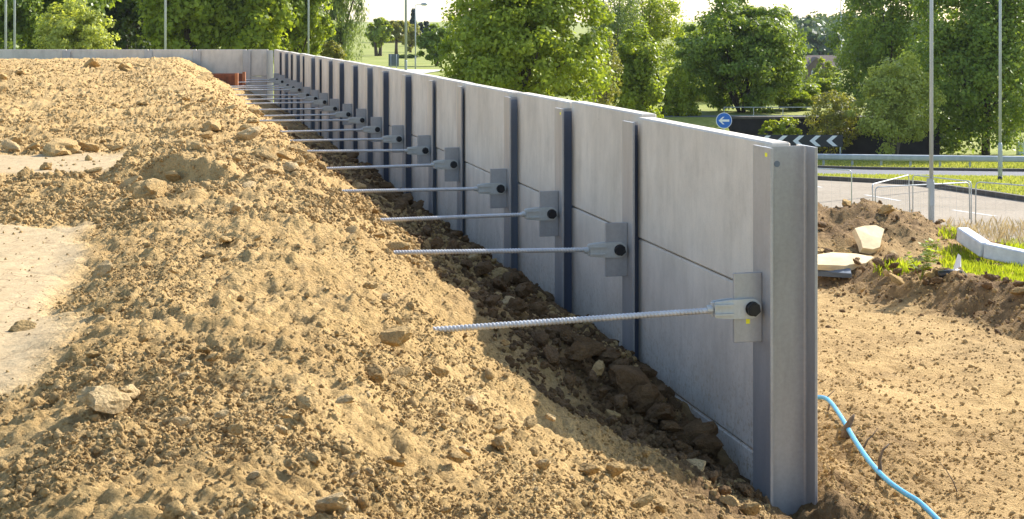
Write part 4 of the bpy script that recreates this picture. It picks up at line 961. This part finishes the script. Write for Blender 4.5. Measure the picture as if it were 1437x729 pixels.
# left row
tree('tree', 'dark leafy tree at far left, cut by the left edge, behind lamp columns', -8, 80, 130, -110, 95, 'green', 9000, 0.30, 1, group=G1, limbs=8)
tree('tree', 'tall green tree behind the pale olive bush at left', 75, 84, 150, -130, 92, 'green', 10000, 0.30, 2, group=G1, limbs=8)
tree('bush', 'pale olive rounded bush above the far wall at left', 104, 69, 105, 6, 108, 'olive', 9000, 0.17, 3, cat='bush', limbs=6, trunk_r=0.06, n_clump=150)
tree('tree', 'darkest tree behind far wall, between olive bush and lamp column', 176, 90, 130, -120, 90, 'dark', 8000, 0.32, 4, group=G1, limbs=10)
tree('tree', 'bright green large-leaved tree just right of the dark trees', 262, 77, 120, -110, 98, 'bright', 10000, 0.30, 5, group=G1, limbs=8)
tree('tree', 'bright yellow-green tree above the far corner of the wall', 345, 78, 120, -90, 98, 'bright', 10000, 0.30, 6, group=G1, limbs=8)
tree('tree', 'green tree behind slim lamp column near the far corner', 418, 82, 95, -70, 100, 'bright', 8000, 0.28, 7, group=G1, limbs=8)
tree('tree', 'deep green tree filling the gap behind the bright left trees', 215, 98, 140, -90, 80, 'dark', 7000, 0.34, 8, group=G1, limbs=6)
tree('tree', 'deep green tree behind the bright tree at wall corner', 330, 100, 150, -80, 80, 'green', 7000, 0.34, 9, group=G1, limbs=6)
tree('tree', 'tall grey-green willow-like tree with drooping foliage left of the lawn', 478, 92, 82, -75, 92, 'grey', 11000, 0.20, 10, limbs=8, droop=True, n_clump=200, clump_r=0.12)
tree('bush', 'small bronze bush at foot of the willow-like tree', 470, 80, 36, 58, 108, 'bronze', 2500, 0.16, 11, cat='bush', limbs=4, trunk_r=0.04, n_clump=60)
# the distant lawn
G2 = 'trees beyond the distant lawn'
tree('tree', 'round green tree with two dark trunks on the distant lawn', 531, 185, 34, 28, 82, 'bright', 3500, 0.42, 12, group=G2, stems=2, trunk_r=0.2, hide_h=1.2, n_clump=80)
tree('tree', 'brownish half-bare tree beside the round tree on the lawn', 556, 195, 32, 27, 84, 'bronze', 2200, 0.40, 13, group=G2, n_clump=70, hide_h=1.4, trunk_r=0.2)
tree('tree', 'yellow-brown tree behind the distant lamp column', 576, 215, 30, 32, 86, 'bronze', 2600, 0.42, 14, group=G2, n_clump=70, hide_h=0.5)
tree('conifer', 'dark blue-green conifer standing tallest behind the lawn trees', 580, 290, 19, 13, 66, 'blue', 2200, 0.55, 15, shape='cone', cat='conifer', n_clump=70)
tree('conifer', 'low dark conifer clump right of the tallest conifer', 596, 280, 26, 30, 70, 'blue', 2200, 0.55, 16, cat='conifer', n_clump=70)
tree('tree', 'dark green tree left of the big central tree above lawn', 613, 128, 52, 38, 104, 'green', 5000, 0.30, 17, n_clump=110, hide_h=0.4)
tree('hedge', 'low dark hedge behind the distant lawn', 570, 170, 34, 77, 90, 'dark', 1800, 0.30, 18, cat='hedge', n_clump=60, limbs=3, trunk_r=0.05)
tree('tree', 'hazy tree low on the skyline left of the lawn', 548, 330, 60, 32, 66, 'far', 2500, 0.7, 19, group=G2, n_clump=80)
tree('tree', 'hazy tree low on the skyline behind the big central tree', 620, 330, 60, 36, 66, 'far', 2500, 0.7, 20, group=G2, n_clump=80)
# centre
tree('tree', 'big spreading green tree filling the view above the wall centre', 732, 64, 262, -75, 178, 'bright', 30000, 0.20, 21, shape='egg', n_clump=420, clump_r=0.115, limbs=26, trunk_r=0.17, shell=0.5)
tree('shrub', 'half-bare brownish shrub between the two round green trees', 846, 72, 56, 55, 175, 'bronze', 2600, 0.11, 22, cat='shrub', stems=4, limbs=22, trunk_r=0.04, bark='bark_pale', n_clump=130)
tree('tree', 'round bright green tree right of the half-bare shrub', 893, 76, 82, 42, 185, 'bright', 11000, 0.20, 23, n_clump=190, limbs=10)
tree('tree', 'tall yellowish-green tree behind the round bright tree', 905, 118, 112, -35, 165, 'lime', 11000, 0.22, 24, n_clump=220, limbs=16, ground=TZ)
tree('tree', 'pale thin-leaved tree top behind the big central tree', 862, 112, 80, -45, 120, 'grey', 6000, 0.17, 25, n_clump=180, limbs=16, bark='bark_pale')
tree('shrub', 'yellow-green shrub above wall top left of blue sign', 950, 82.5, 60, 95, 185, 'lime', 6000, 0.16, 26, cat='shrub', stems=3, trunk_r=0.04, n_clump=120)
tree('tree', 'round green tree with many fanned dark stems above blue sign', 1040, 85.5, 190, -6, 156, 'green', 26000, 0.215, 27, ground=TZ, stems=11, limbs=30, trunk_r=0.055, n_clump=330, clump_r=0.125, hide_h=0.15)
tree('bush', 'small yellow-green bush in front of the dark underpass wall', 1095, 77.6, 52, 164, 210, 'lime', 3000, 0.14, 28, cat='bush', limbs=5, trunk_r=0.03, n_clump=70)
tree('bush', 'low green bush under the fanned tree at its right', 1112, 88, 80, 116, 160, 'bright', 5000, 0.2, 29, ground=TZ, cat='bush', limbs=5, trunk_r=0.04, n_clump=90)
GB = 'bushes on the raised ground behind the underpass wall'
tree('bush', 'broad green bush behind the yellow-green shrub left of fanned tree', 930, 104, 110, 88, 170, 'bright', 6000, 0.26, 41, ground=TZ, cat='bush', limbs=4, trunk_r=0.05, n_clump=120, group=GB)
tree('bush', 'dense bush low behind the stems of the fanned tree', 1020, 100, 210, 95, 168, 'olive', 9000, 0.25, 42, ground=TZ, cat='bush', limbs=4, trunk_r=0.05, n_clump=120, group=GB)
tree('bush', 'leafy bush below the white house with brown gable', 1150, 108, 70, 112, 165, 'bright', 4500, 0.25, 43, ground=TZ, cat='bush', limbs=4, trunk_r=0.05, n_clump=90, group=GB)
tree('tree', 'small yellow-green tree partly hiding the right side of the house', 1158, 175, 40, 84, 138, 'lime', 2600, 0.3, 44, n_clump=70)
# right
tree('tree', 'large dark green tree behind the small pale tree at right', 1250, 104, 165, -75, 200, 'green', 20000, 0.25, 30, n_clump=280, limbs=22, trunk_r=0.2)
tree('tree', 'small pale green tree with several stems left of near lamp column', 1256, 76.0, 112, 76, 212, 'olive', 12000, 0.16, 31, shape='egg', stems=5, limbs=14, trunk_r=0.045, bark='bark_pale', n_clump=200)
tree('shrub', 'bronze-tinged open shrub beside the chevron board', 1168, 77.6, 76, 126, 212, 'bronze', 3600, 0.14, 32, cat='shrub', stems=4, limbs=16, trunk_r=0.035, bark='bark_pale', n_clump=130)
tree('tree', 'massive dark green tree with thick trunk behind second lamp column', 1383, 80, 205, -95, 206, 'green', 28000, 0.215, 33, n_clump=360, limbs=30, trunk_r=0.19, hide_h=0.55, shape='egg')
tree('tree', 'leafy tree at the right edge behind the massive dark tree', 1455, 112, 130, -60, 190, 'bright', 9000, 0.27, 34, n_clump=150)
tree('hedge', 'dark hedge low behind the massive tree trunk at right', 1318, 86, 95, 165, 206, 'dark', 5000, 0.25, 35, cat='hedge', limbs=4, trunk_r=0.05, n_clump=100)
tree('bush', 'green bush at far right behind the grass bank', 1430, 104, 90, 140, 188, 'bright', 4000, 0.22, 36, cat='bush', limbs=4, trunk_r=0.05, n_clump=90)

# wooded hill far away on the right
rngw = np.random.default_rng(77); VW, TW_, tw = [], [], []; o_ = 0
for i in range(60):
    Zw = rngw.uniform(300, 560); pxw = rngw.uniform(1040, 1300); X = (pxw-CX)/F*Zw; gz = float(far_h(X, Zw))
    ww = rngw.uniform(7, 13); hw = rngw.uniform(6, 11)
    v, t, ti, _ = crown_np(ww, ww, hw, 26, 420, 1.15, 700+i, clump_r=0.25)
    v = v + np.array([X, Zw, gz + hw*0.45]); VW.append(v); TW_.append(t+o_); tw.append(np.clip(ti*0.5 + rngw.random()*0.5, 0, 1)); o_ += len(v)
wd = np_mesh('wooded_hill', np.concatenate(VW), np.concatenate(TW_), L['far'], k=4, face_attrs={'tint': np.concatenate(tw)}); kind(wd, 'stuff')
wd['label'] = 'far hazy wooded hillside on the skyline at right'

# ------------------------------------------------------------------ houses
def house(label, px, Z, w, d, eave, ridge, base_y, gable_px=None, rz=0.0):
    c = at(px, base_y, Z); e = empty('house', (c.x, c.y, c.z), rz); tag(e, label, 'house', 'houses below the wooded hill')
    MB().box((-w/2, 0, -3), (w/2, d, eave)).build('wall', M['white_wall'], e)
    rf = MB().prism([(-0.3, eave), (d+0.3, eave), (d/2, ridge)], (-w/2-0.2, 0, 0.002), (0,1,0), (0,0,1), (w+0.4, 0, 0)).build('roof', M['tile'], e)
    MB().box((-w*0.32, d*0.4, ridge-0.6), (-w*0.32+0.6, d*0.4+0.6, ridge+0.9)).build('chimney', M['tile'], rf)
    if gable_px is not None:
        x = gable_px; gw = 1.6
        MB().box((x-gw, -1.0, -3), (x+gw, -0.002, eave*0.55)).build('bay_wall', M['white_wall'], e)
        MB().prism([(x-gw, eave*0.55+0.003), (x+gw, eave*0.55+0.003), (x+gw, eave), (x, ridge*0.97), (x-gw, eave)], (0, -1.0, 0), (1,0,0), (0,0,1), (0, d*0.45, 0)).build('gable', M['tile'], e)
        for q in (-0.7, 0.35):
            wi = MB().box((x+q, -1.06, eave*0.68), (x+q+0.55, -1.003, eave*0.95)).build('window', M['sign_white'], e)
            MB().box((x+q+0.07, -1.08, eave*0.70), (x+q+0.48, -1.063, eave*0.93)).build('pane', M['glass'], wi)
    for x in (-w*0.38, -w*0.18, w*0.2, w*0.36):
        wi = MB().box((x-0.5, -0.05, eave*0.2), (x+0.5, -0.003, eave*0.48)).build('window', M['sign_white'], e)
        MB().box((x-0.4, -0.08, eave*0.22), (x+0.4, -0.053, eave*0.46)).build('pane', M['glass'], wi)
house('white house with brown tiled gable below the wooded hill', 1140, 205, 7.5, 6, 4.2, 6.0, 141, 0.4)
house('low white house half hidden behind the fanned tree', 1092, 215, 6.5, 6, 2.6, 4.2, 130)

# ------------------------------------------------------------------ grass and weeds
def blades(name, X, Y, Zg, hgt, wid, rng, m, lean=0.5, parent=None):
    n = len(X); a = rng.uniform(0, 6.28, n); h = hgt*(0.5 + rng.random(n)); ln = rng.normal(size=(n, 2))*lean*h[:, None]*0.5
    dx, dy = np.cos(a)*wid*(0.6+rng.random(n)), np.sin(a)*wid*(0.6+rng.random(n))
    B0 = np.stack([X-dx, Y-dy, Zg-0.01], -1); B1 = np.stack([X+dx, Y+dy, Zg-0.01], -1)
    M1 = np.stack([X+ln[:, 0]*0.4+dx*0.6, Y+ln[:, 1]*0.4+dy*0.6, Zg+h*0.6], -1); T1 = np.stack([X+ln[:, 0], Y+ln[:, 1], Zg+h], -1)
    V = np.stack([B0, B1, M1, T1], 1).reshape(-1, 3); T = np.arange(n*4).reshape(-1, 4)
    ob = np_mesh(name, V, T, m, k=4, face_attrs={'tint': rng.random(n)}); kind(ob, 'stuff'); return ob
r3 = np.random.default_rng(21)
n = 60000; X = r3.uniform(5.2, 13.0, n); Y = r3.uniform(21.5, 31, n)
pxx = CX + X/Y*F; zz = site_h(X, Y); pyy = HY + (HC-zz)/Y*F
edge = 12*perlin(X*1.2, Y*1.2, 91)
main = (pyy > 352 - 0.02*(pxx-1330) + edge) & (pyy < 398 + 0.06*(pxx-1330) + edge*0.6) & (pxx > 1318 + edge*3)
small = (((pxx-1262)/32)**2 + ((pyy-380)/9)**2 + edge*0.05 < 1) | (((pxx-1190)/12)**2 + ((pyy-383)/6)**2 < 1) | (((pxx-1332)/16)**2 + ((pyy-330)/7)**2 < 1)
fringe = (pyy > 318 + 0.42*(pxx-1390)) & (pyy < 336 + 0.4*(pxx-1390)) & (pxx > 1375) & (r3.random(n) < 0.6)
ok = main | small | fringe
g1 = blades('grass', X[ok], Y[ok], zz[ok], 0.095, 0.008, r3, L['lime']); g1['label'] = 'patch of bright green grass behind the soil berm'
n = 3000; X = r3.uniform(7.5, 13.0, n); Y = r3.uniform(29.5, 33.6, n); pxx = CX + X/Y*F; ok = (pxx > 1325) & (perlin(X*2, Y*2, 95) > -0.15)
g2 = blades('dry_grass', X[ok], Y[ok], site_h(X[ok], Y[ok], False), 0.24, 0.003, r3, L['straw'], 0.5); g2['label'] = 'tall straw-coloured dry grass along the near road edge'
n = 60000; X = r3.uniform(5, 20, n); Y = r3.uniform(38, 56, n)
def side(e, X, Y): (a, b) = e; return (b.x-a.x)*(Y-a.y) - (b.y-a.y)*(X-a.x)
ok = (side(E1, X, Y) > 1.0) & (side(E2, X, Y) < -1.0); 
g3 = blades('verge_grass', X[ok], Y[ok], far_h(X[ok], Y[ok]) + 0.15, 0.07, 0.018, r3, L['blade']); g3['label'] = 'short mown grass on the verge between the carriageways'
n = 30000; X = r3.uniform(10, 32, n); Y = r3.uniform(64, 76, n); ok = side(E3, X, Y) > 6.0
g4 = blades('barrier_grass', X[ok], Y[ok], far_h(X[ok], Y[ok]), 0.10, 0.025, r3, L['blade']); g4['label'] = 'yellow-green grass strip below the crash barrier'
def weed(px, py, h, n, label, seed):
    g = gpt(px, py); rng = random.Random(seed); e = empty('weed_plant', g); tag(e, label, 'weed', 'weeds on the brown mound')
    st = MB(); lf = MB(); 
    for q in range(5):
        a = rng.uniform(0, 6.28); top = Vector((math.cos(a)*h*0.45, math.sin(a)*h*0.35, h*rng.uniform(0.6, 1.0))); st.tube([(0,0,-0.02), top*0.5 + Vector((0,0,0.05)), top], [0.006, 0.004, 0.002], 5)
        for k in range(n):
            p = top*rng.uniform(0.35, 1.0) + Vector((rng.uniform(-.06, .06), rng.uniform(-.06, .06), rng.uniform(-.03, .03))); b = rng.uniform(0, 6.28)
            u = Vector((math.cos(b), math.sin(b), rng.uniform(-.3, .5)))*0.085; w = Vector((-math.sin(b), math.cos(b), rng.uniform(-.3, .3)))*0.036
            lf.add([p, p+u*0.5+w, p+u, p+u*0.5-w], [(0,1,2,3)])
    st.build('stem', L['blade'], e); o = lf.build('foliage', L['lime'], e); at_ = o.data.attributes.new('tint', 'FLOAT', 'FACE'); at_.data.foreach_set('value', [rng.random() for _ in o.data.polygons])
weed(1292, 392, 0.52, 26, 'leafy yellow-green weed growing at the foot of brown mound', 1)
weed(1305, 358, 0.26, 14, 'smaller weed higher on the brown mound below the slab', 2)

# ------------------------------------------------------------------ air
hz = MB().box((-1600, -60, -40), (1600, 2600, 60)).build('haze', None); kind(hz, 'stuff')
hm = bpy.data.materials.new('haze'); hm.use_nodes = True; hn = hm.node_tree; hn.nodes.remove(hn.nodes['Principled BSDF'])
pv = hn.nodes.new('ShaderNodeVolumePrincipled'); pv.inputs['Color'].default_value = (0.86, 0.92, 1.0, 1); pv.inputs['Density'].default_value = 0.0001; pv.inputs['Anisotropy'].default_value = 0.0
hn.links.new(pv.outputs[0], hn.nodes['Material Output'].inputs['Volume']); hz.data.materials.append(hm)
